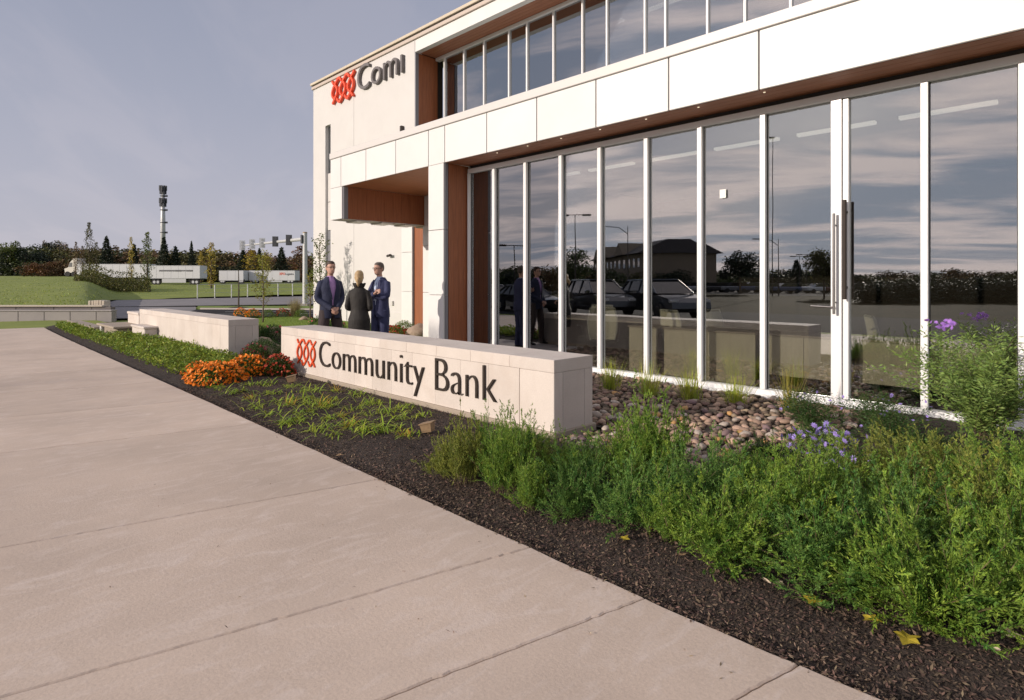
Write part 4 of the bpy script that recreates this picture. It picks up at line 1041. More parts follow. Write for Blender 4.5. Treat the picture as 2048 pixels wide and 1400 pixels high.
rest = pts[300:]
# a second, lower layer fills the gaps
for _ in range(1500):
    y = random.uniform(1.95, 8.5); x = random.uniform(4.0, 7.75)
    if in_peb(x, y): rest.append((x, y, -random.uniform(.02, .035)))
for (x, y, s_) in rest:
    low = s_ < 0; s_ = abs(s_); a, t_ = arr[random.randrange(6)]; th = random.uniform(0, 6.28); sc = np.array([s_ * random.uniform(1.1, 1.45), s_ * random.uniform(.85, 1.05), s_ * random.uniform(.55, .8)])
    b_ = a * sc; c_, s2 = math.cos(th), math.sin(th); b_ = np.stack([b_[:, 0] * c_ - b_[:, 1] * s2, b_[:, 0] * s2 + b_[:, 1] * c_, b_[:, 2]], 1) + np.array([x, y, .010 if low else .012 + s_ * .45])
    vs.append(b_); ts_.append(t_ + o_); o_ += len(b_)
o = link('pebbles', np_mesh('pebbles', np.concatenate(vs), tris=np.concatenate(ts_)), M_peb, peb, smooth=True); tag(o, kind='stuff')

# fallen leaves
def leaf_shape(lobes, seed):
    rr = random.Random(seed); mb = MB(); n = lobes * 4; vs = [(0, 0, .012)]; 
    for k in range(n):
        a = 2 * PI * k / n; rad = (1.0 if k % 4 == 0 else (.55 if k % 4 == 2 else .72)) * rr.uniform(.85, 1.1); vs.append((math.cos(a) * rad, math.sin(a) * rad * .85, .10 * math.cos(a * 2 + seed) + .12))
    return mb.add(vs, [(0, 1 + k, 1 + (k + 1) % n) for k in range(n)]).mesh('leaf')
LY = mat('leaf_yellow', (.62, .48, .05), .6, var=.3, scale=3, trans=.2); LC = mat('leaf_cream', (.62, .50, .36), .7, var=.2, scale=3); LT = mat('leaf_tan', (.40, .26, .14), .8, var=.3, scale=4)
for k, (px, py, s_, m_, lo, lab) in enumerate(((1248,1095,.032,LY,5,'small bright yellow leaf on mulch under the front row of junipers'),(1630,1220,.05,LY,5,'yellow maple leaf half under the juniper fringe'),(1655,1232,.02,LT,3,'tan curled leaf beside the yellow maple leaf'),(1745,1262,.04,LY,5,'yellow-green leaf right of the maple leaf'),(1815,1303,.055,LY,5,'largest green-yellow maple leaf on the mulch'),(1982,1332,.038,LC,3,'cream leaf at the lower right of the mulch'),(2028,1310,.036,LC,4,'cream curled leaf at the right edge of the mulch'),(1366,1130,.036,LT,3,'folded tan leaf in the middle of the mulch strip'),(1070,1012,.055,LC,3,'long beige leaf left of the yellow leaf'),(680,912,.035,LT,4,'brown leaf lying on the pavement edge'),(1530,1185,.03,LC,3,'cream leaf fragment above the mulch strip'),(1560,1190,.022,LC,4,'smaller cream fragment next to another'),(1180,1268,.012,LC,3,'tiny pale fleck on the pavement slab'),(1300,1078,.014,LY,4,'tiny yellow leaf beside the small bright one'),(857,868,.05,LC,3,'upright pale yellow leaf below the near floodlight'))):
    p = U(px, py); me = leaf_shape(lo, k); setm(me, m_); o = link('fallen_leaf', me, None, None, (p.x, p.y, max(.006, bed_h(p.x, p.y) + .022)), k * 1.7); s_ *= 1.2; o.scale = (s_, s_ * (.45 if lo == 3 else 1), s_); tag(o, lab, 'leaf', 'fallen leaves')

# lawn blades close enough to read
r = np.random.default_rng(6); n = 26000
p = np.stack([r.uniform(8.0, 11.6, n), 11.7 + 13.8 * r.uniform(0, 1, n), np.zeros(n)], 1)
v, q = ribbons(p, r.normal(0, .35, (n, 3)) + np.array([0, 0, 1.0]), r.uniform(.03, .06, n), .012, .5, 1)
tag(link('lawn_blades', np_mesh('lawn_blades', v, quads=q), leafmat('lawn_blade', (.17, .26, .03), (.22, .32, .04))), 'short bright green grass on the lawn by the white wall', 'grass', kind='stuff')

# ------------------------------------------------------------------ trees
def crown_mesh(kind, seed, n, leaf):
    """unit tree 1 m high"""
    r = np.random.default_rng(seed)
    if kind == 'round':
        nb = 26; c = r.normal(0, 1, (nb, 3)); c = unit(c) * r.uniform(.1, 1, (nb, 1)) ** .5 * np.array([.30, .30, .36]) + np.array([0, 0, .56]); rad = r.uniform(.08, .17, nb)
        k = r.integers(0, nb, n); p = c[k] + unit(r.normal(0, 1, (n, 3))) * (rad[k] * r.uniform(.5, 1.1, n))[:, None]
    elif kind == 'spruce':
        t = r.uniform(0, 1, n) ** .75; lay = np.round(t * 16) / 16; z = .06 + .94 * (1 - t); rad = .22 * t * (0.8 + .35 * r.uniform(0, 1, n)) + .012; a = r.uniform(0, 6.28, n); rad = rad * (1 + .25 * np.sin(a * 5 + lay * 40)) * r.uniform(.35, 1, n) ** .4
        p = np.stack([np.cos(a) * rad, np.sin(a) * rad, z - rad * .18], 1)
    elif kind == 'column':
        z = r.uniform(.06, 1, n); w_ = .11 * np.sin(np.clip(z, 0, 1) * PI * .93 + .12) ** .7 * (1 + .3 * np.sin(z * 40 + seed)); a = r.uniform(0, 6.28, n); rad = w_ * r.uniform(.1, 1, n) ** .5; p = np.stack([np.cos(a) * rad, np.sin(a) * rad, z], 1)
    elif kind == 'bushy':
        nb = 30; c = np.stack([r.uniform(-.45, .45, nb), r.uniform(-.3, .3, nb), r.uniform(.08, .72, nb)], 1); c[:, 2] *= (1 - .8 * np.abs(c[:, 0])); rad = r.uniform(.10, .22, nb)
        k = r.integers(0, nb, n); p = c[k] + unit(r.normal(0, 1, (n, 3))) * (rad[k] * r.uniform(.5, 1.1, n))[:, None]; p[:, 2] = np.abs(p[:, 2])
    v, q = leaves(p, r.normal(0, 1, (n, 3)), r.uniform(.6, 1.3, n) * leaf, r.uniform(.5, .9, n) * leaf, curl=.1)
    return np_mesh('crown', v, quads=q)
def trunk_mesh(h=.6, r0=.02, limbs=5, seed=0):
    rr = random.Random(seed); mb = MB(); mb.tube([(0, 0, -.02), (rr.uniform(-.01, .01), 0, h * .5), (0, rr.uniform(-.01, .01), h)], [r0, r0 * .75, r0 * .25], 7)
    for k in range(limbs):
        z = h * rr.uniform(.3, .9); a = rr.uniform(0, 6.28); l = .16 * (1.1 - z); mb.tube([(0, 0, z), (math.cos(a) * l * .6, math.sin(a) * l * .6, z + l * .7), (math.cos(a) * l, math.sin(a) * l, z + l * 1.5)], [r0 * .4, r0 * .25, r0 * .1], 5)
    return mb.mesh('trunk')
TC = {}
def W_leaf(n, a, b_): return leafmat(n, a, b_, 1.0, .15, 1.5, .25)
cols = {'olive': W_leaf('wood_olive', (.12, .11, .03), (.065, .065, .022)), 'brown': W_leaf('wood_brown', (.18, .115, .05), (.10, .07, .032)), 'green': W_leaf('wood_green', (.07, .09, .028), (.045, .06, .02)), 'dark': W_leaf('wood_dark', (.026, .038, .018), (.016, .026, .012)),
        'yellow': W_leaf('wood_yellow', (.48, .36, .05), (.28, .24, .04)), 'rust': W_leaf('wood_rust', (.17, .075, .025), (.09, .05, .02)), 'bright': W_leaf('wood_bright', (.12, .15, .03), (.07, .09, .02))}
TR = trunk_mesh(seed=1); setm(TR, L_bark)
def crown(kind, col, v):
    key = (kind, col, v)
    if key not in TC:
        me = crown_mesh(kind, hash((kind, v)) % 1 + 200 + v * 7 + len(kind), {'round': 3200, 'spruce': 3000, 'column': 900, 'bushy': 3200}[kind], {'round': .042, 'spruce': .035, 'column': .028, 'bushy': .05}[kind]); setm(me, cols[col]); TC[key] = me
    return TC[key]
LABN = {}
ORD = ['', 'second', 'third', 'fourth', 'fifth', 'sixth', 'seventh', 'eighth', 'ninth', 'tenth', 'eleventh', 'twelfth', 'thirteenth', 'fourteenth', 'fifteenth', 'sixteenth', 'seventeenth', 'eighteenth']
def nth(lab):
    k = LABN.get(lab, 0); LABN[lab] = k + 1
    return lab if k == 0 else lab + ', %s from the left' % ORD[min(k, 17)]
def tree(px, cz, top_y, kind, col, lab, wide=1.0, group=None, v=0, z=None, name='tree', base=None):
    z0 = field_z(px, cz) if z is None else z
    h = EYE + (565 - top_y) * cz / 1200 - z0; p = AT(px, cz, z0)
    if kind == 'bushy': h *= 1.1
    t = empty(name, p, px * .37, nth(lab), 'tree', group, scale=(h * wide, h * wide, h)); link('crown', crown(kind, col, v), None, t); link('trunk', TR, None, t); return t
rt = random.Random(9); GW = 'trees of the wood behind the field'
names = {'olive': 'olive green leafy tree in the wood behind the trailers', 'brown': 'brown autumn tree in the wood behind the trailers', 'green': 'dull green tree in the wood behind the trailers', 'rust': 'rusty orange tree in the wood behind the trailers', 'dark': 'very dark evergreen in the wood behind the trailers', 'bright': 'bright green tree in the wood behind the trailers'}
def where(px): return 'past the left picture edge' if px < -10 else 'left of the white truck cab' if px < 140 else 'above the brush' if px < 230 else 'behind the tall slim columns' if px < 300 else 'beside the cell tower' if px < 350 else 'above the striped trailer' if px < 420 else 'above the short trailer' if px < 490 else 'under the signal arm' if px < 600 else 'behind the signal pole'
px = -420
while px < 700:
    if px < 120: ty = 489 + rt.uniform(-6, 6); pool = ['dark', 'green', 'dark', 'olive']
    elif px < 330: ty = 489 + rt.uniform(-6, 7); pool = ['brown', 'olive', 'brown', 'green']
    elif px < 480: ty = 489 + rt.uniform(-5, 6); pool = ['brown', 'olive', 'olive', 'brown']
    else: ty = 504 + rt.uniform(-7, 7); pool = ['rust', 'brown', 'olive', 'brown']
    c_ = rt.choice(pool); tree(px, rt.uniform(150, 172), ty, 'bushy' if rt.random() < .75 else 'round', c_, names[c_].replace('in the wood behind the trailers', where(px)), rt.uniform(1.4, 1.9), GW, rt.randrange(3), name='wood_tree'); px += rt.uniform(13, 21)
px = -400
while px < 690:      # understorey
    c_ = rt.choice(['dark', 'green', 'brown', 'dark', 'olive'] if px > 110 else ['dark', 'dark', 'green']); tree(px, rt.uniform(140, 148), 522 + rt.uniform(-8, 6), 'bushy', c_, 'low ' + names[c_].replace('in the wood behind the trailers', where(px)).replace('tree', 'thicket').replace('evergreen', 'thicket'), rt.uniform(1.8, 2.4), 'thickets at the foot of the wood', rt.randrange(3), name='thicket'); px += rt.uniform(18, 30)
tree(18, 142, 476, 'round', 'bright', 'bright green tree at the left end of the wood, against the sky', 1.0, name='leafy_tree')
tree(52, 143, 481, 'bushy', 'dark', 'dark tree right of the bright green one at the left end', 1.0, name='leafy_tree')
tree(95, 165, 476, 'round', 'brown', 'small greyish brown tree sticking up over the dark ridge, left of two', .5, name='leafy_tree')
tree(127, 165, 476, 'round', 'brown', 'wider greyish brown tree sticking up over the dark ridge, right of two', .8, name='leafy_tree')
tree(95, 118, 516, 'bushy', 'rust', 'low tawny bush in front of the dark wood at the left', 2.0, name='thicket'); tree(118, 119, 514, 'bushy', 'brown', 'low brown bush beside the tawny one before the dark wood', 1.5, name='thicket')
for (px, ty, cz, wd, lab) in ((213, 473, 128, 1.0, 'dark rounded conifer right of the tall bare poplar'), (268, 488, 130, 1.0, 'dark conifer behind the yellow column tree'), (328, 474, 128, .9, 'dark pointed spruce below the cell tower'), (351, 493, 129, 1.1, 'shorter dark conifer right of the cell tower'), (383, 483, 132, .6, 'thin dark spire of a spruce right of the cell tower'), (486, 499, 128, 1.3, 'dark spruce below the far end of the signal arm'), (519, 497, 128, 1.0, 'dark spruce below the middle of the signal arm'), (563, 495, 128, 1.3, 'broad dark spruce left of the signal pole')):
    tree(px, cz, ty, 'spruce', 'dark', lab, wd, 'dark conifers before the wood', 1, name='spruce')
for (px, ty, cz, col, wd, lab) in ((262, 474, 92, 'yellow', .55, 'thin yellow column tree behind the left trailer'), (294, 465, 92, 'bright', .9, 'slim green column tree between the two left trailers'), (402, 503, 120, 'yellow', 1.0, 'small yellow column tree behind the second trailer'), (423, 485, 88, 'yellow', 1.15, 'yellow-green column tree between the trailers'), (504, 500, 126, 'yellow', 2.4, 'golden tree between the two spruces'), (533, 505, 127, 'yellow', 1.5, 'small golden tree right of the middle spruce'), (600, 492, 128, 'rust', 2.6, 'rusty tree behind the signal pole'), (178, 445, 95, 'olive', .7, 'tallest poplar of the field, thinning to bare tips'), (165, 492, 95, 'brown', .8, 'half-bare brown poplar left of the tallest'), (192, 485, 95, 'olive', .9, 'olive poplar right of the tallest'), (152, 484, 96, 'brown', .7, 'half-bare poplar furthest left in the clump')):
    tree(px, cz, ty, 'column', col, lab, wd, 'slim column trees in the field', 2 if col == 'yellow' else 1, name='column_tree')
# tangled brush in the field
r = np.random.default_rng(8); n = 9000; pp = []
for k in range(n):
    px_ = r.uniform(150, 300); cz = r.uniform(72, 84); z0 = field_z(px_, cz); hgt = (1.6 if px_ > 165 else .8) * (1 - ((px_ - 225) / 90) ** 4) * r.uniform(0, 1) ** 1.3
    if r.random() < .25: hgt *= 1.6
    q_ = AT(px_, cz, z0 + max(0, hgt)); pp.append(tuple(q_))
v, q = leaves(np.array(pp), r.normal(0, 1, (n, 3)), r.uniform(.15, .35, n), r.uniform(.08, .16, n))
tag(link('brush', np_mesh('brush', v, quads=q), W_leaf('brush_leaf', (.16, .14, .03), (.08, .10, .02))), 'tangled yellow-green brush in the field before the left trailer', 'brush', kind='stuff')
n = 6000; pp = []
for k in range(n):
    px_ = r.uniform(-60, 600); cz = 26 + 80 * r.uniform(0, 1) ** 1.5 if px_ < 205 else r.uniform(64, 105); pp.append(tuple(AT(px_, cz, field_z(px_, cz) + r.uniform(0, .05))))
v, q = leaves(np.array(pp), r.normal(0, 1, (n, 3)) + np.array([0, 0, .8]), r.uniform(.05, .12, n), r.uniform(.03, .05, n))
tag(link('field_weeds', np_mesh('field_weeds', v, quads=q), W_leaf('weed_leaf', (.32, .38, .05), (.2, .26, .03))), 'tufty taller weeds scattered over the bright green field', 'weeds', kind='stuff')

# slim young trees close by
def young_tree(px, cz, top_y, width, nleaf, lab, col, seed, z0=0.0, leafl=.07):
    r = np.random.default_rng(seed); h = EYE + (565 - top_y) * cz / 1200 - z0; p = AT(px, cz, z0); t = empty('young_tree', p, 0, lab, 'tree')
    mb = MB(); mb.tube([(0, 0, -.05), (.02, 0, h * .4), (-.02, .02, h * .8), (0, 0, h)], [.035, .026, .014, .004], 8); br = []
    for k in range(16):
        z = h * (.22 + .7 * k / 16); a = k * 2.4; l = width * (1 - .55 * z / h) * r.uniform(.6, 1); e = (math.cos(a) * l, math.sin(a) * l, z + l * 1.6); mb.tube([(0, 0, z), (e[0] * .5, e[1] * .5, z + l * .6), e], [.010, .007, .003], 5); br.append((z, e))
    mb.build('trunk', L_lbark, t, smooth=True); k = r.integers(0, 16, nleaf); u = r.uniform(.25, 1.05, nleaf); P_ = np.array([[e[0] * uu, e[1] * uu, z + (e[2] - z) * uu] for (z, e), uu in zip([br[i] for i in k], u)]) + r.normal(0, .05, (nleaf, 3))
    v, q = leaves(P_, r.normal(0, 1, (nleaf, 3)), r.uniform(.7, 1.2, nleaf) * leafl, r.uniform(.5, .7, nleaf) * leafl, curl=.1); link('crown', np_mesh('crown', v, quads=q), col, t)
young_tree(526, 22.5, 503, .48, 800, 'slim yellow-green young tree on the lawn behind the blank wall', leafmat('young_yellow', (.30, .27, .04), (.17, .20, .03)), 1)
young_tree(640, 22.8, 472, .62, 620, 'slim young tree with loose leaves against the white building corner', leafmat('young_green', (.16, .20, .035), (.07, .11, .02)), 2, leafl=.085)
young_tree(620, 24.5, 545, .4, 260, 'small leafy sapling beside the signal pole and the building corner', leafmat('young_yellow', (.25, .25, .04), (.17, .20, .03)), 3)
p = AT(477, 36, 0); t = empty('bare_sapling', p, 0, 'bare brown sapling stake on the grass verge by the road', 'tree'); mb = MB(); mb.tube([(0, 0, -.1), (.02, 0, 1.0), (0, 0, 2.3)], [.05, .04, .02], 7); mb.build('trunk', L_bark, t); mb = MB(); mb.rings([(0, 0, 0, .6, .4), (0, 0, .05, .2, .2)], 12); mb.build('mulch_ring', M_soil, t)
# ------------------------------------------------------------------ people
M_skin = mat('skin', (.52, .30, .22), .55, var=.12, scale=20); M_navy = mat('navy_cloth', (.026, .032, .070), .85, var=.2, scale=6, bump=1.6, bscale=9)
M_blue = mat('blue_suit_cloth', (.040, .046, .115), .85, var=.2, scale=6, bump=1.6, bscale=9); M_trou = mat('brown_trousers', (.065, .048, .048), .85, var=.2, scale=6, bump=.4, bscale=18)
M_black = mat('black_cloth', (.016, .013, .011), .75, var=.3, scale=5, bump=1.6, bscale=9); M_lilac = mat('lilac_shirt', (.42, .25, .50), .8); M_lblue = mat('pale_blue_shirt', (.50, .58, .75), .8)
M_hairb = mat('brown_hair', (.050, .028, .017), .6, bump=.6, bscale=60); M_hairg = mat('greying_hair', (.10, .078, .065), .6, bump=.6, bscale=60); M_blond = mat('blonde_hair', (.50, .36, .19), .5, col2=(.32, .21, .10), scale=14, bump=.6, bscale=40); M_shoe = mat('black_shoe', (.012, .011, .011), .3)
def solid(mb, name, m, parent, voxel=.008, smooth=4):
    me = mb.mesh(name); o = bpy.data.objects.new('tmp', me); C.objects.link(o)
    md = o.modifiers.new('r', 'REMESH'); md.mode = 'VOXEL'; md.voxel_size = voxel
    sm = o.modifiers.new('s', 'SMOOTH'); sm.iterations = smooth; sm.factor = .5
    dg = bpy.context.evaluated_depsgraph_get(); dg.update(); nm = bpy.data.meshes.new_from_object(o.evaluated_get(dg), depsgraph=dg)
    bpy.data.objects.remove(o); nm.shade_smooth(); return link(name, nm, m, parent)
def hand(mb, wrist, d, palm_n, side, curl=.5, s=1.0):
    """palm and five fingers starting at the wrist, pointing along d; palm_n = the palm's normal"""
    w_ = Vector(wrist); d = Vector(d).normalized(); nn = Vector(palm_n); nn = (nn - d * nn.dot(d)).normalized(); a = d.cross(nn) * side
    mb.tube([w_ - d * .01, w_ + d * .03, w_ + d * .075 * s, w_ + d * .09 * s], [(.028, .022), (.040 * s, .019), (.043 * s, .017), (.038 * s, .012)], 10)
    for k, (off, ln) in enumerate(((-.031, .068), (-.010, .078), (.011, .072), (.031, .056))):
        b_ = w_ + d * .08 * s + a * off * s; p1 = b_ + (d * math.cos(curl * .5) + nn * math.sin(curl * .5)) * ln * .45 * s; p2 = p1 + (d * math.cos(curl * 1.4) + nn * math.sin(curl * 1.4)) * ln * .35 * s; p3 = p2 + (d * math.cos(curl * 2.1) + nn * math.sin(curl * 2.1)) * ln * .25 * s
        mb.tube([b_ - d * .02, b_, p1, p2, p3], [.0095, .0095, .009, .0085, .006], 8)
    b_ = w_ + d * .025 * s - a * .030 * s; mb.tube([b_, b_ + (d * .6 - a * .75 + nn * .2).normalized() * .035, b_ + (d * .8 - a * .45 + nn * .5).normalized() * .065], [.014, .011, .008], 8)
def person(x, y, H, face_deg, label, pose, coat, trous, shirt, hairm, kind, lean=0.0):
    # local frame: the person faces -Y
    t = empty('person', (x, y, 0), R(face_deg), label, 'person', scale=(H / 1.80 * .93, H / 1.80 * .95, H / 1.80))
    fem = kind == 'woman'; sw = .160 if fem else .178
    # joints
    hipx = .095; stance = pose.get('stance', .16)
    an = [Vector((-stance, 0, .09)), Vector((stance, pose.get('step', 0), .09))]
    kn = [Vector((-stance * .72, -.02, .50)), Vector((stance * .72, -.02 + pose.get('step', 0) * .5, .50))]
    hp = [Vector((-hipx, 0, .93)), Vector((hipx, 0, .93))]
    sh = [Vector((-sw, .01, 1.415)), Vector((sw, .01, 1.415))]
    el = [Vector(pose['el'][0]), Vector(pose['el'][1])]; wr = [Vector(pose['wr'][0]), Vector(pose['wr'][1])]
    hx, hy = pose.get('head', (0, -.02)); turn = pose.get('turn', 0)
    body = MB()
    body.rings([(0, 0, .86, .15, .10), (0, 0, .95, .165, .115), (0, 0, 1.08, .145, .10), (0, 0, 1.25, .165, .115), (0, 0, 1.40, .175, .11), (0, .01, 1.47, .12, .085), (0, .01, 1.50, .065, .065)], 20)
    body.tube([(0, .015, 1.46), (hx * .5, hy * .4, 1.54), (hx, hy * .6, 1.60)], [.060, .054, .052], 14)
    rings = [(hx, hy - .015, 1.575, .035, .045), (hx, hy - .022, 1.592, .052, .064), (hx, hy - .012, 1.625, .064, .083), (hx, hy - .004, 1.67, .072, .095), (hx, hy, 1.71, .076, .099), (hx, hy + .004, 1.75, .070, .093), (hx, hy + .008, 1.78, .050, .070), (hx, hy + .01, 1.795, .020, .030)]
    ct, st_ = math.cos(turn), math.sin(turn)
    def rot(mb_, i0):
        for i in range(i0, len(mb_.v)):
            X, Y, Z = mb_.v[i]; X -= hx; Y -= hy; mb_.v[i] = (hx + X * ct - Y * st_, hy + X * st_ + Y * ct, Z)
    i0 = len(body.v); body.rings(rings, 20)
    body.tube([(hx, hy - .092, 1.700), (hx, hy - .108, 1.672), (hx, hy - .112, 1.660), (hx, hy - .088, 1.652)], [.009, .012, .014, .008], 8)      # nose
    body.tube([(hx - .024, hy - .084, 1.630), (hx, hy - .094, 1.631), (hx + .024, hy - .084, 1.630)], .0085, 6)                                # lips
    for s_ in (-1, 1): body.tube([(hx + s_ * .071, hy + .015, 1.645), (hx + s_ * .082, hy + .022, 1.672), (hx + s_ * .076, hy + .018, 1.698)], [.009, .014, .010], 8)
    rot(body, i0)
    for k in (0, 1):
        body.tube([sh[k] * .9 + Vector((0, 0, .12)), sh[k], el[k] * .88 + sh[k] * .12, el[k] * .9 + wr[k] * .05 + sh[k] * .05, el[k] * .82 + wr[k] * .18, wr[k]], [.045, .048, .038, .038, .037, .027], 12)
        body.tube([hp[k] + Vector((0, 0, .03)), hp[k] * .5 + kn[k] * .5, kn[k], an[k]], [.088, .075, .056, .040], 14)
        body.tube([an[k] + Vector((0, .03, -.05)), an[k] + Vector((0, -.06, -.06)), an[k] + Vector((0, -.15, -.07))], [(.038, .03), (.042, .028), (.034, .018)], 10)
        hd = pose['hd'][k]; hand(body, wr[k], hd[0], hd[1], -1 if k == 0 else 1, pose.get('curl', .6))
    solid(body, 'body', M_skin, t, .0075, 2)
    # legs' clothing or skirt, shoes
    for k in (0, 1):
        m2 = MB(); a_ = an[k]; m2.tube([a_ + Vector((0, .055, -.055)), a_ + Vector((0, -.03, -.045)), a_ + Vector((0, -.11, -.062)), a_ + Vector((0, -.18, -.068))], [(.040, .034), (.047, .042), (.048, .028), (.030, .020)], 12); solid(m2, 'shoe', M_shoe, t, .008, 2)
    if not fem:
        m2 = MB(); m2.rings([(0, 0, .86, .17, .12), (0, 0, .95, .18, .128), (0, 0, 1.05, .165, .118)], 20)
        for k in (0, 1): m2.tube([hp[k] + Vector((0, 0, .02)), hp[k] * .5 + kn[k] * .5, kn[k], kn[k] * .4 + an[k] * .6, an[k] + Vector((0, 0, -.04))], [.108, .100, .084, .074, .070], 16)
        solid(m2, 'trousers', trous, t, .009, 4)
        m2 = MB(); m2.rings([(0, 0, 1.0, .158, .115), (0, -.004, 1.2, .165, .124), (0, -.004, 1.36, .16, .125), (0, -.004, 1.45, .12, .10), (0, 0, 1.51, .072, .072), (hx * .4, hy * .3, 1.545, .060, .062)], 20); solid(m2, 'shirt', shirt, t, .008, 2)
    # coat: torso with an open front on the men, sleeves
    n = 48
    def coat_shell(open_fn, prof, thick=.012):
        vs = []; fs = []; inner = []
        for (z, rx, ry, cy) in prof:
            for k in range(n + 1):
                g_ = open_fn(z); th = -PI / 2 + g_ + (2 * PI - 2 * g_) * k / n; vs.append((rx * math.copysign(abs(math.cos(th)) ** .85, math.cos(th)), cy + ry * math.sin(th), z))
        m_ = len(prof)
        for (z, rx, ry, cy) in prof:
            for k in range(n + 1):
                g_ = open_fn(z); th = -PI / 2 + g_ + (2 * PI - 2 * g_) * k / n; vs.append(((rx - thick) * math.copysign(abs(math.cos(th)) ** .85, math.cos(th)), cy + (ry - thick) * math.sin(th), z))
        o = m_ * (n + 1); I = lambda a, b_: a * (n + 1) + b_
        for a in range(m_ - 1):
            for k in range(n):
                fs.append((I(a, k), I(a, k + 1), I(a + 1, k + 1), I(a + 1, k))); fs.append((o + I(a, k), o + I(a + 1, k), o + I(a + 1, k + 1), o + I(a, k + 1)))
            fs.append((I(a, 0), I(a + 1, 0), o + I(a + 1, 0), o + I(a, 0))); fs.append((I(a, n), o + I(a, n), o + I(a + 1, n), I(a + 1, n)))
        for k in range(n):
            fs.append((I(0, k), o + I(0, k), o + I(0, k + 1), I(0, k + 1))); fs.append((I(m_ - 1, k), I(m_ - 1, k + 1), o + I(m_ - 1, k + 1), o + I(m_ - 1, k)))
        return vs, fs
    if not fem:
        prof = [(.82, .198, .150, .005), (.93, .192, .148, .003), (1.03, .176, .140, 0), (1.12, .170, .136, 0), (1.22, .180, .142, 0), (1.34, .200, .145, 0), (1.42, .185, .132, .004), (1.465, .145, .110, .008), (1.505, .110, .090, .012), (1.535, .078, .076, .014)]
        op = lambda z: (.10 if z < 1.0 else (.06 if z < 1.14 else .06 + (z - 1.14) * 1.15))
        m2 = MB(); vs, fs = coat_shell(op, prof, .022); m2.add(vs, fs)
        for k in (0, 1):
            s_ = -1 if k == 0 else 1
            m2.tube([sh[k] + Vector((-s_ * .08, 0, .015)), sh[k] + Vector((-s_ * .01, 0, .0)), sh[k] * .5 + el[k] * .5 + Vector((s_ * .006, 0, 0)), el[k] * .88 + sh[k] * .12, el[k] * .9 + wr[k] * .05 + sh[k] * .05, el[k] * .82 + wr[k] * .18, wr[k]], [.060, .068, .060, .056, .056, .054, .044], 16)
        solid(m2, 'jacket', coat, t, .0085, 3)
        # lapels
        for s_ in (-1, 1):
            m2 = MB(); vs = []
            for z, a, b_ in ((1.14, .012, .016), (1.24, .030, .075), (1.34, .055, .110), (1.42, .068, .118), (1.49, .066, .088)):
                for q_ in (a, b_):
                    th = q_ / .2; yy = -(.150 if z < 1.4 else (.140 if z < 1.45 else .108)) * math.cos(th * 1.1); vs.append((s_ * q_, yy - .004, z))
            o = len(vs); vs += [(v[0], v[1] + .012, v[2]) for v in vs]; fs = []
            for a in range(4):
                i = 2 * a; fs += [(i, i + 1, i + 3, i + 2), (o + i, o + i + 2, o + i + 3, o + i + 1), (i, i + 2, o + i + 2, o + i), (i + 1, o + i + 1, o + i + 3, i + 3)]
            m2.add(vs, fs).build('lapel', coat, t, fix=True)
        if pose.get('tie') is not None:
            m2 = MB(); m2.tube([(0, -.075, 1.50), (0, -.128, 1.42), (0, -.142, 1.25), (0, -.140, 1.12)], [(.012, .012), (.020, .006), (.030, .006), (.034, .006)], 8); m2.build('tie', pose['tie'], t, smooth=True)
    else:
        m2 = MB(); m2.rings([(0, 0, .50, .195, .155), (0, 0, .62, .205, .165), (0, 0, .80, .215, .172), (0, .005, .93, .212, .170), (0, 0, 1.02, .180, .145), (0, 0, 1.10, .160, .125), (0, 0, 1.22, .175, .13), (0, 0, 1.34, .190, .130), (0, 0, 1.42, .180, .12), (0, .005, 1.47, .125, .098), (0, .01, 1.50, .085, .08)], 28)
        for k in (0, 1):
            s_ = -1 if k == 0 else 1
            m2.tube([sh[k] + Vector((-s_ * .06, 0, .0)), sh[k] + Vector((-s_ * .005, 0, -.01)), sh[k] * .5 + el[k] * .5 + Vector((s_ * .01, 0, 0)), el[k] * .86 + sh[k] * .14, el[k] * .9 + wr[k] * .05 + sh[k] * .05, el[k] * .8 + wr[k] * .2, wr[k] + (wr[k] - el[k]).normalized() * .02], [.055, .060, .054, .053, .054, .052, .044], 16)
        solid(m2, 'coat', coat, t, .0085, 3)
        m2 = MB(); vs = []; fs = []; nn_ = 64
        for j, (z, rr_) in enumerate(((1.475, .072), (1.50, .095), (1.545, .112), (1.575, .120), (1.57, .104), (1.52, .085), (1.48, .060))):
            for k in range(nn_):
                th = 2 * PI * k / nn_; rw = rr_ + (.010 * math.sin(th * 11) if j in (2, 3, 4) else 0); vs.append((rw * math.cos(th), .012 + rw * .9 * math.sin(th), z + (.008 * math.cos(th * 11) if j in (3, 4) else 0)))
        for j in range(6):
            for k in range(nn_): fs.append((j * nn_ + k, j * nn_ + (k + 1) % nn_, (j + 1) * nn_ + (k + 1) % nn_, (j + 1) * nn_ + k))
        m2.add(vs, fs).build('collar', coat, t, smooth=True)
    # hair
    m2 = MB()
    if fem:
        m2.rings([(hx, hy + .060, 1.575, .030, .022), (hx, hy + .055, 1.60, .060, .045), (hx, hy + .030, 1.64, .078, .078), (hx, hy + .018, 1.69, .087, .095), (hx, hy + .014, 1.74, .085, .098), (hx, hy + .012, 1.78, .068, .080), (hx, hy + .012, 1.808, .032, .040)], 20)
        m2.tube([(hx, hy + .10, 1.66), (hx, hy + .135, 1.62), (hx, hy + .125, 1.56), (hx, hy + .105, 1.52)], [.028, .034, .030, .014], 10)
    else:
        m2.rings([(hx, hy + .058, 1.64, .050, .035), (hx, hy + .042, 1.68, .074, .068), (hx, hy + .024, 1.725, .081, .088), (hx, hy + .008, 1.755, .078, .098), (hx, hy + .004, 1.785, .064, .086), (hx, hy + .006, 1.805, .034, .046)], 20)
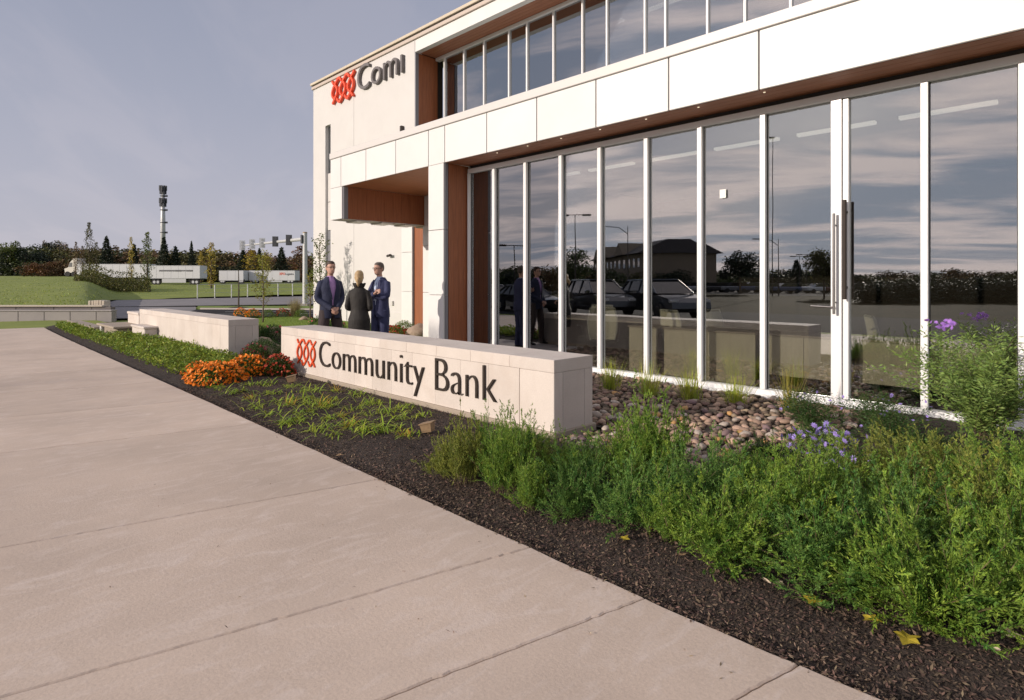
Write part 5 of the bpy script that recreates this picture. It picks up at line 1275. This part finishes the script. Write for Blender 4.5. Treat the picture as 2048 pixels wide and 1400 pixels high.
        for s_ in (-1, 1): m2.tube([(hx + s_ * .074, hy - .012, 1.68), (hx + s_ * .076, hy - .008, 1.72), (hx + s_ * .07, hy - .02, 1.75)], [.006, .010, .012], 8)
    rot(m2, 0); solid(m2, 'hair', hairm, t, .006, 2)
    if not fem:
        m2 = MB()
        for s_ in (-1, 1):
            m2.tube([(hx + s_ * .033 + .023 * math.cos(a), hy - .101, 1.692 + .017 * math.sin(a)) for a in np.linspace(0, 2 * PI, 13)], .0028, 5, cap=False)
            m2.tube([(hx + s_ * .056, hy - .098, 1.694), (hx + s_ * .078, hy - .04, 1.696), (hx + s_ * .080, hy + .015, 1.694)], .0028, 5)
        m2.tube([(hx - .01, hy - .106, 1.695), (hx + .01, hy - .106, 1.695)], .0028, 5); rot(m2, 0); m2.build('glasses', M_bronze, t)
        for s_ in (-1, 1):
            m2 = MB(); m2.rings([(hx + s_ * .033, hy - .089, 1.688, .010, .005), (hx + s_ * .033, hy - .089, 1.692, .013, .006), (hx + s_ * .033, hy - .089, 1.696, .010, .005)], 10); rot(m2, 0); m2.build('eye', mat('eye_dark', (.03, .02, .015), .3), t)
    return t
view = -44.35     # rotation that makes a figure face the camera
person(5.22, 10.03, 1.885, view + 38, 'man in navy jacket over lilac open-collar shirt, hands clasped in front, left of the group',
       dict(stance=.23, step=.04, el=((-.245, .03, 1.15), (.245, .03, 1.15)), wr=((-.055, -.215, .985), (.06, -.21, .995)), hd=(((.65, -.35, -.55), (.2, .8, -.1)), ((-.65, -.30, -.55), (-.2, .8, -.1))), curl=.75, head=(.0, -.02), turn=.0), M_navy, M_trou, M_lilac, M_hairb, 'man')
person(5.27, 9.10, 1.70, view + 176, 'blonde woman in a black coat with ruffled collar, back to the camera, between the men',
       dict(stance=.10, el=((-.235, .04, 1.13), (.235, .04, 1.13)), wr=((-.10, -.20, 1.10), (.10, -.20, 1.10)), hd=(((.8, -.2, -.1), (0, 1, 0)), ((-.8, -.2, -.1), (0, 1, 0))), head=(0, 0), turn=.12), M_black, M_black, M_black, M_blond, 'woman')
person(6.08, 9.74, 1.875, view - 32, 'man in a blue suit and pale tie with folded arms, right of the group',
       dict(stance=.15, step=.03, el=((-.245, -.07, 1.18), (.245, -.07, 1.18)), wr=((.10, -.245, 1.245), (-.11, -.20, 1.215)), hd=(((.9, -.05, .35), (0, 1, 0)), ((-.9, .1, .05), (0, 1, 0))), curl=.3, tie=M_lblue, head=(-.01, -.03), turn=-.1), M_blue, M_blue, M_lblue, M_hairg, 'man')

# ------------------------------------------------------------------ floodlights in the mulch
M_fl = mat('floodlight_bronze', (.30, .20, .11), .5, metal=.2, var=.3, scale=20)
for px, py, rz, lab in ((857, 876, .5, 'bronze floodlight on a stake near the letter k'), (584, 772, .9, 'bronze floodlight on a stake beside the red and orange flowers')):
    p = U(px, py); t = empty('floodlight', (p.x, p.y, .0), rz, lab, 'lamp', 'sign floodlights', scale=.8); mb = MB(); mb.tube([(0, 0, -.1), (0, 0, .12)], .014, 8); mb.build('stake', M_fl, t)
    mb = MB(); v = [(-.055, -.06, .09), (.055, -.06, .09), (.055, .06, .07), (-.055, .06, .07), (-.06, -.05, .20), (.06, -.05, .20), (.06, .09, .155), (-.06, .09, .155)]; mb.add(v, [(0, 3, 2, 1), (4, 5, 6, 7), (0, 1, 5, 4), (1, 2, 6, 5), (2, 3, 7, 6), (3, 0, 4, 7)]); mb.build('housing', M_fl, t)
    mb = MB(); mb.prism([(-.07, .20), (.10, .158), (.105, .168), (-.07, .212)], -.068, .068, 'x'); o = mb.build('hood', M_fl, t, fix=True)
    mb = MB(); mb.add([(-.05, .086, .085), (.05, .086, .085), (.052, .094, .150), (-.052, .094, .150)], [(0, 1, 2, 3)]); mb.build('lens', mat('lens_grey', (.25, .24, .2), .15), t)

# ------------------------------------------------------------------ traffic signal
M_galv = mat('galvanised', (.55, .56, .56), .45, metal=.2, var=.1, scale=4); M_sigy = mat('signal_dark', (.12, .12, .13), .5); M_sigw = mat('signal_white', (.75, .76, .78), .5)
cz = 40.0
t = cam_thing('signal_mast', 610, cz, 'thick grey steel traffic signal pole with a long arm over the road', 'traffic signal pole')
k_ = cz / 1200; X = lambda px: (px - 610) * k_; Zf = lambda py: EYE + (565 - py) * k_
mb = MB(); mb.tube([(0, 0, -.1), (0, 0, Zf(466))], [.165, .14], 16); mb.build('pole', M_galv, t, smooth=False); mb = MB(); mb.tube([(0, 0, Zf(466)), (0, 0, Zf(464))], [.16, .13], 16); mb.build('cap', mat('rust_cap', (.35, .25, .15), .7), t)
mb = MB(); mb.cbox(-.28, .28, -.28, .28, -.1, .10, .03); mb.build('footing', M_blk, t)
mb = MB(); mb.tube([(-.10, 0, Zf(478)), ((486 - 1024) / 1200 * (cz + 6) - (610 - 1024) / 1200 * cz, 6.0, EYE + (565 - 491) * (cz + 6) / 1200)], [.13, .06], 12); arm = mb.build('arm', M_galv, t)
mb = MB(); mb.cbox(-.24, -.12, -.2, .2, Zf(487), Zf(470), .02); mb.build('arm_clamp', M_sigy, t)
for px, fr_, wh, lab in ((580, .22, 0, 'dark signal head nearest the pole'), (553, .44, 0, 'dark signal head second from the pole'), (527, .66, 1, 'pale signal head in the middle of the arm'), (507, .83, 1, 'pale signal head second from the arm tip'), (487.5, 1.0, 1, 'pale signal head at the tip of the arm')):
    yy = 6.0 * fr_; cc = cz + yy; pz = EYE + (565 - (478 + 13 * fr_)) * cc / 1200; mw = M_sigw if wh else M_sigy
    mb = MB(); mb.cbox(-.12, .12, -.17, .0, -.34, .34, .01); s_ = mb.build('signal_head', mw, t, ((px - 1024) / 1200 * cc - (610 - 1024) / 1200 * cz, yy - .2, pz), .35); s_['label'] = lab
    box('backplate', -.20, .20, -.185, -.172, -.36, .36, mw, s_); box('bracket', -.04, .04, .002, .12, -.12, .12, M_galv, s_)
    for z in (-.22, 0, .22):
        mb = MB(); mb.tube([(0, -.186, z), (0, -.21, z)], .085, 14); mb.build('lens', M_galv if wh else M_sigy, s_)

# ------------------------------------------------------------------ cell tower
cz = 205.0; z0 = field_z(326, cz); p = AT(326, cz, z0); t = empty('cell_tower', p, -YAW, 'tall grey monopole cell tower with dark antennas at the top, over the wood', 'tower')
Zt = lambda py: EYE + (565 - py) * cz / 1200 - z0
mb = MB(); mb.tube([(0, 0, 0), (0, 0, Zt(440)), (0, 0, Zt(374))], [.85, .74, .48], 14); mb.build('pole', M_galv, t, smooth=True)
M_ant = mat('antenna_dark', (.05, .055, .07), .6)
for py, rr_, nn_ in ((376, 1.0, 9), (383, .85, 8), (401, 1.0, 9), (408, .85, 7)):
    mb = MB(); mb.tube([(0, 0, Zt(py) - .15), (0, 0, Zt(py) + .15)], rr_ * .75, 12); mb.build('platform', M_ant, t)
    for k in range(nn_):
        a = 2 * PI * k / nn_; mb = MB(); mb.box(math.cos(a) * rr_ - .2, math.cos(a) * rr_ + .2, math.sin(a) * rr_ - .15, math.sin(a) * rr_ + .15, Zt(py) - .9, Zt(py) + .8); mb.build('antenna', M_ant, t)
for py in (392, 420, 445, 465):
    mb = MB(); mb.tube([(0, 0, Zt(py) - .1), (0, 0, Zt(py) + .1)], .95, 12); mb.box(.6, 1.5, -.2, .2, Zt(py) - .3, Zt(py) + .3); mb.build('collar', M_ant, t)

# ------------------------------------------------------------------ semi trailers
M_tr = mat('trailer_white', (.62, .63, .66), .5, var=.06, scale=.5); M_trc = mat('trailer_cream', (.62, .56, .46), .6, var=.15, scale=.8); M_tire = mat('tyre', (.02, .02, .022), .8); M_und = mat('undercarriage', (.05, .05, .055), .7); M_skirt = mat('trailer_skirt', (.50, .51, .54), .5)
def trailer(px0, px1, ytop, ybot, cz, lab, skirt=True, logo=None, end_m=M_trc, flip=False):
    w_ = cz / 1200; L = (px1 - px0) * w_; zb = EYE + (565 - ybot) * w_; zt = EYE + (565 - ytop) * w_; p = AT(px0, cz, 0); zg = field_z((px0 + px1) / 2, cz)
    t = empty('semi_trailer', (p.x, p.y, zg), -YAW, lab, 'trailer', 'semi trailers parked beyond the field')
    zb -= zg; zt -= zg
    box('box_body', 0, L, 0, 2.6, zb, zt, M_tr, t, .04); box('side_rail', 0.05, L - .05, -.02, -.001, zb, zb + .12, M_skirt, t); box('top_rail', 0.05, L - .05, -.02, -.001, zt - .10, zt, M_skirt, t)
    n_ = max(3, int(L / 1.3))
    for k in range(1, n_): box('side_seam', L * k / n_ - .02, L * k / n_ + .02, -.012, -.001, zb + .13, zt - .11, M_skirt, t)
    box('rear_door', -.03 if not flip else L + .002, -.002 if not flip else L + .03, .1, 2.5, zb + .1, zt - .1, end_m, t)
    if skirt: box('side_skirt', L * .25, L * .72, .05, .09, max(.25, zb - .75), zb - .01, M_skirt, t)
    for xx in (L * .10, L * .17, L * .86, L * .93):
        mb = MB(); mb.tube([(xx, .05, .5), (xx, .35, .5)], .5, 14); wl = mb.build('wheel', M_tire, t); mb = MB(); mb.tube([(xx, .03, .5), (xx, .045, .5)], .25, 10); mb.build('hub', M_skirt, wl)
    box('chassis', .3, L - .3, .5, 2.1, zb - .35, zb - .01, M_und, t); box('landing_leg', L * .78, L * .79, .3, .4, 0, zb, M_und, t)
    if logo: logo(t, L, zb, zt)
    return t
def stripe(t, L, zb, zt):
    x = L * .26
    rr = random.Random(2); z = zb + (zt - zb) * .60
    segs = [(.20, .50, .26), (.51, .64, .30), (.65, .72, .22), (.73, .86, .28)]
    for a, b_, h_ in segs: box('lettering_stripe', L * a, L * b_, -.03, -.013, z - h_ / 2, z + h_ / 2, M_sigy, t)
def words(t, L, zb, zt):
    for s_, m_, x0, wd_ in (('XPO', M_org, L * .66, L * .125), ('Logistics', M_sigy, L * .79, L * .18)):
        cu = bpy.data.curves.new('t', 'FONT'); cu.body = s_; cu.size = 1; cu.extrude = .01; cu.offset = .02; ob = bpy.data.objects.new('t', cu); C.objects.link(ob); bpy.context.view_layer.update(); dg = bpy.context.evaluated_depsgraph_get(); me = bpy.data.meshes.new_from_object(ob.evaluated_get(dg), depsgraph=dg); bpy.data.objects.remove(ob)
        a = np.zeros(len(me.vertices) * 3); me.vertices.foreach_get('co', a); a = a.reshape(-1, 3); k_ = wd_ / a[:, 0].max(); a = np.stack([x0 + a[:, 0] * k_, -.02 + a[:, 2] * .5, zb + (zt - zb) * .56 + a[:, 1] * k_ * 1.15], 1)
        me.vertices.foreach_set('co', a.ravel()); me.update(); link('lettering', me, m_, t)
trailer(153, 296, 528, 555, 112, 'long white semi trailer furthest left, behind the brush, with a white cab', skirt=False)
trailer(298, 400, 531, 557, 108, 'white semi trailer with a dark stripe of lettering on its side', logo=stripe)
trailer(438, 487, 541, 561, 116, 'short white semi trailer left of the logistics trailer', skirt=False, end_m=M_trc)
trailer(498, 590, 541, 561, 118, 'white semi trailer with red and dark lettering, right of the others', logo=words)
# cab of the left truck
cz = 113; zg = field_z(148, cz); p = AT(153, cz, zg); t = empty('truck_cab', p, -YAW, 'white truck cab at the left end of the longest trailer', 'truck'); mw = mat('cab_white', (.7, .66, .6), .4)
mb = MB(); mb.prism([(-.05, .75), (-2.3, .75), (-2.4, 1.5), (-1.7, 1.75), (-1.35, 2.7), (-.7, 3.45), (-.05, 3.5)], .15, 2.45, 'y'); mb.build('cab', mw, t, fix=True)
mb = MB(); mb.prism([(-1.62, 1.85), (-1.30, 2.65), (-.95, 2.65), (-.95, 1.85)], .12, .148, 'y'); mb.build('side_window', M_sigy, t, fix=True)
for xx in (-1.8, -.6):
    mb = MB(); mb.tube([(xx, .1, .5), (xx, .4, .5)], .5, 14); mb.build('wheel', M_tire, t)
box('bumper', -2.45, -2.25, .2, 2.4, .35, .72, M_sigy, t)

# ------------------------------------------------------------------ wire fence along the road
t = cam_thing('wire_fence', 410, 62, 'thin wire fence on grey posts between the road and the field', 'fence')
p0, p1 = AT(395, 58, 0), AT(640, 67, 0); dv = (p1 - p0); nP = 9; loc = t.location
inv = Matrix.Rotation(YAW, 3, 'Z')
def L_(p): return inv @ (Vector(p) - loc)
for k in range(nP):
    q_ = p0 + dv * k / (nP - 1); a = L_(q_); zg = field_z(395 + 245 * k / (nP - 1), (58 + 9 * k / (nP - 1))); mb = MB(); mb.tube([(a.x, a.y, zg - .1), (a.x, a.y, zg + 1.28)], .05, 8); mb.build('post', M_galv, t)
for z in (1.26, .85, .45):
    a, b_ = L_(p0), L_(p1); mb = MB(); mb.tube([(a.x, a.y, z + field_z(395, 58)), (b_.x, b_.y, z + field_z(640, 67))], .012 if z < 1.2 else .02, 5); mb.build('wire', M_galv, t)
# ------------------------------------------------------------------ office furniture behind the glass
M_ven = mat('desk_veneer', (.60, .55, .45), .6, col2=(.50, .46, .38), scale=3, stretch=(12, 12, .8), detail=4)
M_desk = mat('desk_top', (.30, .25, .20), .35); M_cw = mat('chair_mesh', (.62, .60, .50), .6); M_cf = mat('chair_frame', (.45, .45, .42), .4); M_blk2 = mat('black_plastic', (.02, .02, .02), .5)
def desk(y0, y1, lab, zlow=.06):
    t = empty('desk', (8.14, y0, .02), 0, lab, 'desk', 'office desks behind the glass'); L = y1 - y0
    n_ = max(2, round(L / .62)); 
    for k in range(n_): box('modesty_panel', 0, .025, L * k / n_ + .004, L * (k + 1) / n_ - .004, zlow, .76, M_ven, t, .002)
    box('desk_top', -.02, .75, -.01, L + .01, .762, .79, M_desk, t, .004)
    for y in (.02, L - .05): box('leg', .55, .70, y, y + .04, 0, .76, M_ven, t, .002)
    return t
desk(5.10, 5.62, 'narrow pale end panel desk behind the fifth pane, left end of the row')
desk(3.55, 4.98, 'olive panelled desk behind the panes left of the notice', .06)
desk(2.42, 3.42, 'olive panelled desk behind the pane left of the wide post', .24)
desk(.95, 2.28, 'olive panelled desk behind the door pane', .26)
desk(-.75, .80, 'olive panelled desk behind the last pane at the right', .26)
t = empty('long_table', (9.2, 5.4, .02), 0, 'long dark table deeper in the office behind the chairs', 'table')
box('table_top', 0, .8, 0, 3.0, .74, .77, M_desk, t, .004)
for y in (.1, 2.8): box('leg', .05, .75, y, y + .05, 0, .738, M_blk2, t)
def chair(x, y, rz, lab):
    t = empty('office_chair', (x, y, .02), rz, lab, 'chair', 'office chairs behind the glass')
    mb = MB(); mb.cbox(-.24, .24, -.24, .24, .44, .49, .02); mb.build('seat', M_blk2, t)
    vs = []; 
    for j, (z, yy, hw) in enumerate(((.50, .22, .19), (.66, .27, .22), (.85, .29, .23), (1.02, .33, .20))):
        for k in range(5): u = -1 + k / 2; vs.append((u * hw, yy - .05 * (1 - u * u) + .05, z))
    o = len(vs); vs += [(a, b_ + .02, c) for a, b_, c in vs]; fs = []
    for j in range(3):
        for k in range(4): i = j * 5 + k; fs += [(i, i + 1, i + 6, i + 5), (o + i, o + i + 5, o + i + 6, o + i + 1)]
    mb = MB(); mb.add(vs, fs); mb.build('backrest', M_cw, t)
    mb = MB(); mb.tube([(-.2, .3, .5), (-.24, .33, .66), (-.245, .35, .86), (-.21, .39, 1.04), (.21, .39, 1.04), (.245, .35, .86), (.24, .33, .66), (.2, .3, .5)], .016, 6); mb.build('back_frame', M_cf, t)
    for s_ in (-1, 1):
        mb = MB(); mb.tube([(s_ * .26, .1, .45), (s_ * .29, .08, .66), (s_ * .29, -.12, .68)], .016, 6); mb.build('armrest', M_blk2, t)
    mb = MB(); mb.tube([(0, 0, .44), (0, 0, .1)], .03, 8); mb.build('column', M_blk2, t)
    mb = MB()
    for k in range(5): a = 2 * PI * k / 5; mb.tube([(0, 0, .12), (math.cos(a) * .3, math.sin(a) * .3, .06)], [.025, .015], 6)
    b_ = mb.build('base', M_cf, t)
    for k in range(5): a = 2 * PI * k / 5; m2 = MB(); m2.tube([(math.cos(a) * .3, math.sin(a) * .3 - .015, .03), (math.cos(a) * .3, math.sin(a) * .3 + .015, .03)], .03, 8); m2.build('caster', M_blk2, b_)
    return t
chair(8.55, 6.45, 2.2, 'pale mesh office chair nearest the wall end, seen from the side'); chair(8.95, 6.95, -1.3, 'pale office chair half hidden behind the thin post'); chair(8.75, 4.9, 1.2, 'pale office chair whose back rises over the desk, left'); chair(8.8, 4.3, -.4, 'pale office chair behind the middle desk, right'); chair(9.0, 2.0, .5, 'office chair behind the door pane desk')

# ------------------------------------------------------------------ what the glass reflects: car park, cars, poles, inn, trees (all real, beside and behind the camera)
def Mirror(px, cz, z=0.0):
    """world point whose reflection in the glass plane stands at pixel column px, at total path depth cz"""
    p = AT(px, cz, z); return Vector((2 * 7.93 - p.x, p.y, z))
def quad(name, pts, m, z): return sheet(name, [(p.x, p.y) for p in pts], m, z)
quad('car_park', [Vector((-3.6, -12, 0)), Vector((-3.6, 30, 0)), Vector((-14, 40, 0)), Vector((-14, -12, 0))], M_asph, -.03)
quad('car_park', [Vector((-58, -20, 0)), Vector((-58, 100, 0)), Vector((-105, 100, 0)), Vector((-105, -20, 0))], M_asph, -.02)
sheet('grass_strip', [(-3.02, -12), (-3.02, 25), (-3.58, 25), (-3.58, -12)], M_grass, -.005, thick=.1)
sheet('dry_meadow', [(-14.2, -30), (-14.2, 44), (-57.8, 100), (-57.8, -30)], mat('dry_meadow_grass', (.05, .036, .014), .95, spec=.05, col2=(.02, .022, .009), scale=.6, detail=8, bump=2, bscale=8), -.04)
M_cg = mat('car_glass', (.015, .017, .02), .05, coat=.5)
def paint(n, c): return mat('car_paint_' + n, c, .3, metal=.2, coat=1.0)
def car(name, lab, loc, rz, p, suv=True, group=None):
    t = empty(name, loc, rz, lab, 'car', group); h = 1.0 if suv else .86
    # side profile along x (front at +x), symmetric loft across y with tumblehome
    low = [(-2.30, .48), (-2.32, .85 * h), (-2.18, 1.05 * h), (-1.2, 1.08 * h), (.75, 1.04 * h), (1.35, 1.00 * h), (2.0, .88 * h), (2.28, .70), (2.32, .45), (2.1, .28), (-2.1, .28)]
    mb = MB(); n_ = len(low)
    for y, s_, ins in ((-.93, 1, 0), (-.90, 1, .0)): pass
    layers = [(-.80, .96), (-.92, 1.0), (.92, 1.0), (.80, .96)]
    vs = []
    for y, k_ in ((-.90, .97), (-.94, .99), (-.94, 1.0), (.94, 1.0), (.94, .99), (.90, .97)):
        for i, (x, z) in enumerate(low): vs.append((x * k_, y * (1 - .10 * (abs(x) / 2.3) ** 4), z if z < .8 else z - (1 - k_) * .6))
    fs = []
    for a in range(5):
        for k in range(n_): fs.append((a * n_ + k, a * n_ + (k + 1) % n_, (a + 1) * n_ + (k + 1) % n_, (a + 1) * n_ + k))
    fs += [tuple(range(n_ - 1, -1, -1)), tuple(5 * n_ + k for k in range(n_))]
    mb.add(vs, fs).build('body', p, t, fix=True)
    top = (1.66 if suv else 1.42)
    rb = -1.95 if suv else -1.7; b0 = 1.06 * h
    prof_b = [(rb - .15, b0), (1.15, b0)]; 
    vs = [(rb - .2, -.88, b0), (1.2, -.88, b0), (1.2, .88, b0), (rb - .2, .88, b0), (rb + .18 if suv else rb + .65, -.66, top - .04), (.30, -.68, top - .04), (.30, .68, top - .04), (rb + .18 if suv else rb + .65, .66, top - .04)]
    mb = MB(); mb.add(vs, [(0, 3, 2, 1), (4, 5, 6, 7), (0, 1, 5, 4), (1, 2, 6, 5), (2, 3, 7, 6), (3, 0, 4, 7)]).build('window_glass', M_cg, t)
    xr = rb + .18 if suv else rb + .65
    mb = MB(); mb.cbox(xr - .05, .36, -.70, .70, top - .045, top + .02, .03); mb.build('roof', p, t)
    for s_ in (-1, 1):
        for (a, b_) in (((1.2, b0), (.30, top - .03)), ((-.35, b0), (-.42, top - .03)), ((rb - .2, b0), (xr, top - .03)), ((rb + .55, b0), (xr + .35, top - .03))):
            mb = MB(); mb.tube([(a[0], s_ * .885, a[1]), (b_[0], s_ * .695, b_[1])], .035, 5); mb.build('pillar', p, t)
        mb = MB(); mb.cbox(.75, .95, s_ * 1.0 - .09, s_ * 1.0 + .09, 1.0 * h + .05, 1.0 * h + .2, .03); mb.build('mirror', p, t)
        mb = MB(); mb.cbox(2.05, 2.26, s_ * .68 - .18, s_ * .68 + .18, .66 * h + .04, .80 * h + .02, .02); mb.build('headlight', mat('lamp_clear', (.5, .5, .5), .1), t)
        mb = MB(); mb.cbox(-2.31, -2.2, s_ * .72 - .14, s_ * .72 + .14, .80 * h, 1.0 * h, .02); mb.build('tail_light', mat('lamp_red', (.4, .02, .01), .2), t)
        for x in (-1.38, 1.42):
            mb = MB(); mb.tube([(x, s_ * .72, .34), (x, s_ * .955, .34)], .345, 18); wl = mb.build('wheel', M_tire, t); mb = MB(); mb.tube([(x, s_ * .956, .34), (x, s_ * .965, .34)], .21, 12); mb.build('rim', st_, wl)
    return t
GC = 'cars parked across from the bank'
near = [('suv', 'dark SUV reflected in the glass behind the middle desk', 1325, 27, (.03, .035, .045), True), ('suv', 'black SUV reflected behind the chair by the wall end', 1200, 28.5, (.015, .015, .017), True), ('parked_car', 'low dark sedan reflected in the panes over the lettered wall', 1050, 31.5, (.02, .02, .025), False), ('parked_car', 'white sedan reflected at the left end of the glass', 975, 35, (.5, .5, .5), False)]
for k, (nm, lab, px, cz, col, suv) in enumerate(near):
    q_ = Mirror(px, cz); car(nm, lab, (q_.x, q_.y, -.03), R(-62 if k < 2 else -75), paint(str(k), col), suv, GC)
# rows of far cars: each one mesh with its own paint
def far_car_mesh():
    mb = MB(); mb.cbox(-2.2, 2.2, -.9, .9, .35, .95, .12); mb.m = 1; mb.prism([(-1.9, .94), (1.1, .94), (.4, 1.45), (-1.4, 1.47)], -.72, .72, 'y'); mb.m = 2
    for s_ in (-1, 1):
        for x in (-1.35, 1.35): mb.tube([(x, s_ * .7, .33), (x, s_ * .93, .33)], .33, 10)
    me = mb.mesh('parked_car'); return me
fcm = []
for k, c_ in enumerate(((.4, .4, .42), (.03, .03, .035), (.6, .6, .6), (.10, .02, .02), (.04, .06, .14), (.2, .2, .21))):
    me = far_car_mesh(); me.materials.append(paint('far%d' % k, c_)); me.materials.append(M_cg); me.materials.append(M_tire); fcm.append((me, ('silver', 'black', 'white', 'dark red', 'blue', 'grey')[k]))
rc = random.Random(4); kk = 0
for row, cz in enumerate((88, 96, 112)):
    px = 1215
    while px < 1780:
        if rc.random() < .85:
            me, cn_ = rc.choice(fcm); q_ = Mirror(px + rc.uniform(-3, 3), cz); o = link('parked_car', me, None, None, (q_.x, q_.y, 0), R(rc.choice((40, 42, 44)))); tag(o, nth('small %s car in the %s reflected far row' % (cn_, ('nearest', 'middle', 'last')[row])), 'car', 'cars in the far car park')
        px += 2.7 * 1200 / cz * .95
# light poles
def lamp(px, cz, topy, style, lab):
    q_ = Mirror(px, cz); h = EYE + (565 - topy) * cz / 1200; t = empty('lamp_post', (q_.x, q_.y, -.05), R(45), lab, 'street lamp', 'lamp posts across the car park'); r0 = .065
    mb = MB(); mb.tube([(0, 0, 0), (0, 0, h)], [r0, r0 * .6], 10); mb.build('pole', M_bronze, t)
    if style == 'T':
        mb = MB(); mb.tube([(-1.1, 0, h), (1.1, 0, h)], .04, 6); mb.build('arm', M_bronze, t)
        for s_ in (-1, 1): box('lamp_head', s_ * 1.1 - .4, s_ * 1.1 + .4, -.2, .2, h - .10, h + .05, M_bronze, t)
    elif style == 'arm':
        mb = MB(); mb.tube([(0, 0, h - .8), (.9, 0, h - .15), (2.6, 0, h)], .05, 6); mb.build('arm', M_galv, t); box('lamp_head', 2.5, 3.3, -.15, .15, h - .08, h + .06, M_galv, t)
    else: box('lamp_head', -.15, .65, -.2, .2, h - .05, h + .12, M_bronze, t)
lamp(1152, 60, 430, 'T', 'tall double-headed lamp post reflected in the fourth pane'); lamp(1262, 62, 452, 'arm', 'curved-arm street lamp reflected beside the inn roof'); lamp(1542, 70, 276, 'one', 'tallest nearby lamp post reflected in the pane left of the wide post')
lamp(1024, 52, 490, 'T', 'short lamp post reflected in the second pane'); lamp(1555, 70, 476, 'arm', 'thin street lamp reflected low by the tallest post'); lamp(1610, 90, 508, 'T', 'small lamp post reflected right of the tallest post'); lamp(1596, 100, 512, 'T', 'distant lamp post reflected between two others')
# inn with gabled roof
q_ = Mirror(1285, 125); t = empty('inn', (q_.x, q_.y, 0), R(40), 'large tan gabled inn reflected behind the car park', 'building'); Mi = mat('inn_wall', (.22, .17, .12), .9); Mr_ = mat('inn_roof', (.07, .06, .06), .9)
box('wall', -6, 6, -22, 20, 0, 6.6, Mi, t); mb = MB(); mb.prism([(-7, 6.5), (7, 6.5), (2, 9.0), (-2, 9.0)], -22.6, 20.6, 'y'); mb.build('roof', Mr_, t, fix=True)
for y in (-11, 0, 11):
    mb = MB(); mb.prism([(y - 3, 6.55), (y + 3, 6.55), (y, 8.9)], 2, 7.3, 'x'); mb.build('gable', Mi, t, fix=True)
for y in np.arange(-20, 19, 3.1):
    for z in (1.2, 4.2): box('window', 6.002, 6.06, y - .6, y + .6, z, z + 1.5, M_cg, t)
# trees on that side
def rtree(px, cz, top_y, kind, col, lab, wide, v=0):
    q_ = Mirror(px, cz); h = EYE + (565 - top_y) * cz / 1200 + .1; t = empty('park_tree', (q_.x, q_.y, -.1), px, nth(lab), 'tree', 'trees across the car park', scale=(h * wide, h * wide, h)); link('crown', crown(kind, col, v), None, t); link('trunk', TR, None, t)
rtree(1473, 82, 494, 'round', 'dark', 'big round dark tree reflected in the pane with the notice', 1.25); rtree(1150, 90, 497, 'round', 'green', 'leafy tree reflected in front of the inn', 1.2, 1); rtree(1120, 95, 512, 'bushy', 'brown', 'brown bushy tree reflected left of the inn', 1.3, 2)
rtree(1222, 100, 523, 'bushy', 'green', 'green bushy tree reflected before the inn, left', 1.6, 0); rtree(1290, 104, 530, 'bushy', 'olive', 'olive bushy tree reflected before the inn, middle', 1.8, 2); rtree(1360, 102, 526, 'bushy', 'dark', 'dark bushy tree reflected before the inn, right', 1.7, 1); rtree(1590, 105, 520, 'spruce', 'dark', 'small dark spruce reflected by the lamp posts', 1.6, 1); rtree(1645, 60, 488, 'round', 'olive', 'loose tree reflected left of the wide post', .9, 2); rtree(1910, 60, 520, 'bushy', 'brown', 'low bushy tree reflected in the last pane', 1.2, 1)
px = 930
while px < 2150:
    cz = rt.uniform(130, 150); ty = 534 + rt.uniform(-7, 8) if px > 1200 else 522 + rt.uniform(-8, 8); c_ = rt.choice(['dark', 'green', 'brown', 'olive']); rtree(px, cz, ty, 'bushy', c_, '%s tree in the far reflected line' % {'dark': 'dark evergreen', 'green': 'dull green', 'brown': 'brown autumn', 'olive': 'olive green'}[c_], rt.uniform(1.6, 2.3), rt.randrange(3)); px += rt.uniform(14, 24)
px = 1760
while px < 2200:
    rtree(px, 45 + rt.uniform(0, 6), 541 + rt.uniform(-3, 3), 'bushy', 'dark', 'dark clipped hedge bush in the last panes', 2.0, rt.randrange(3)); px += 26
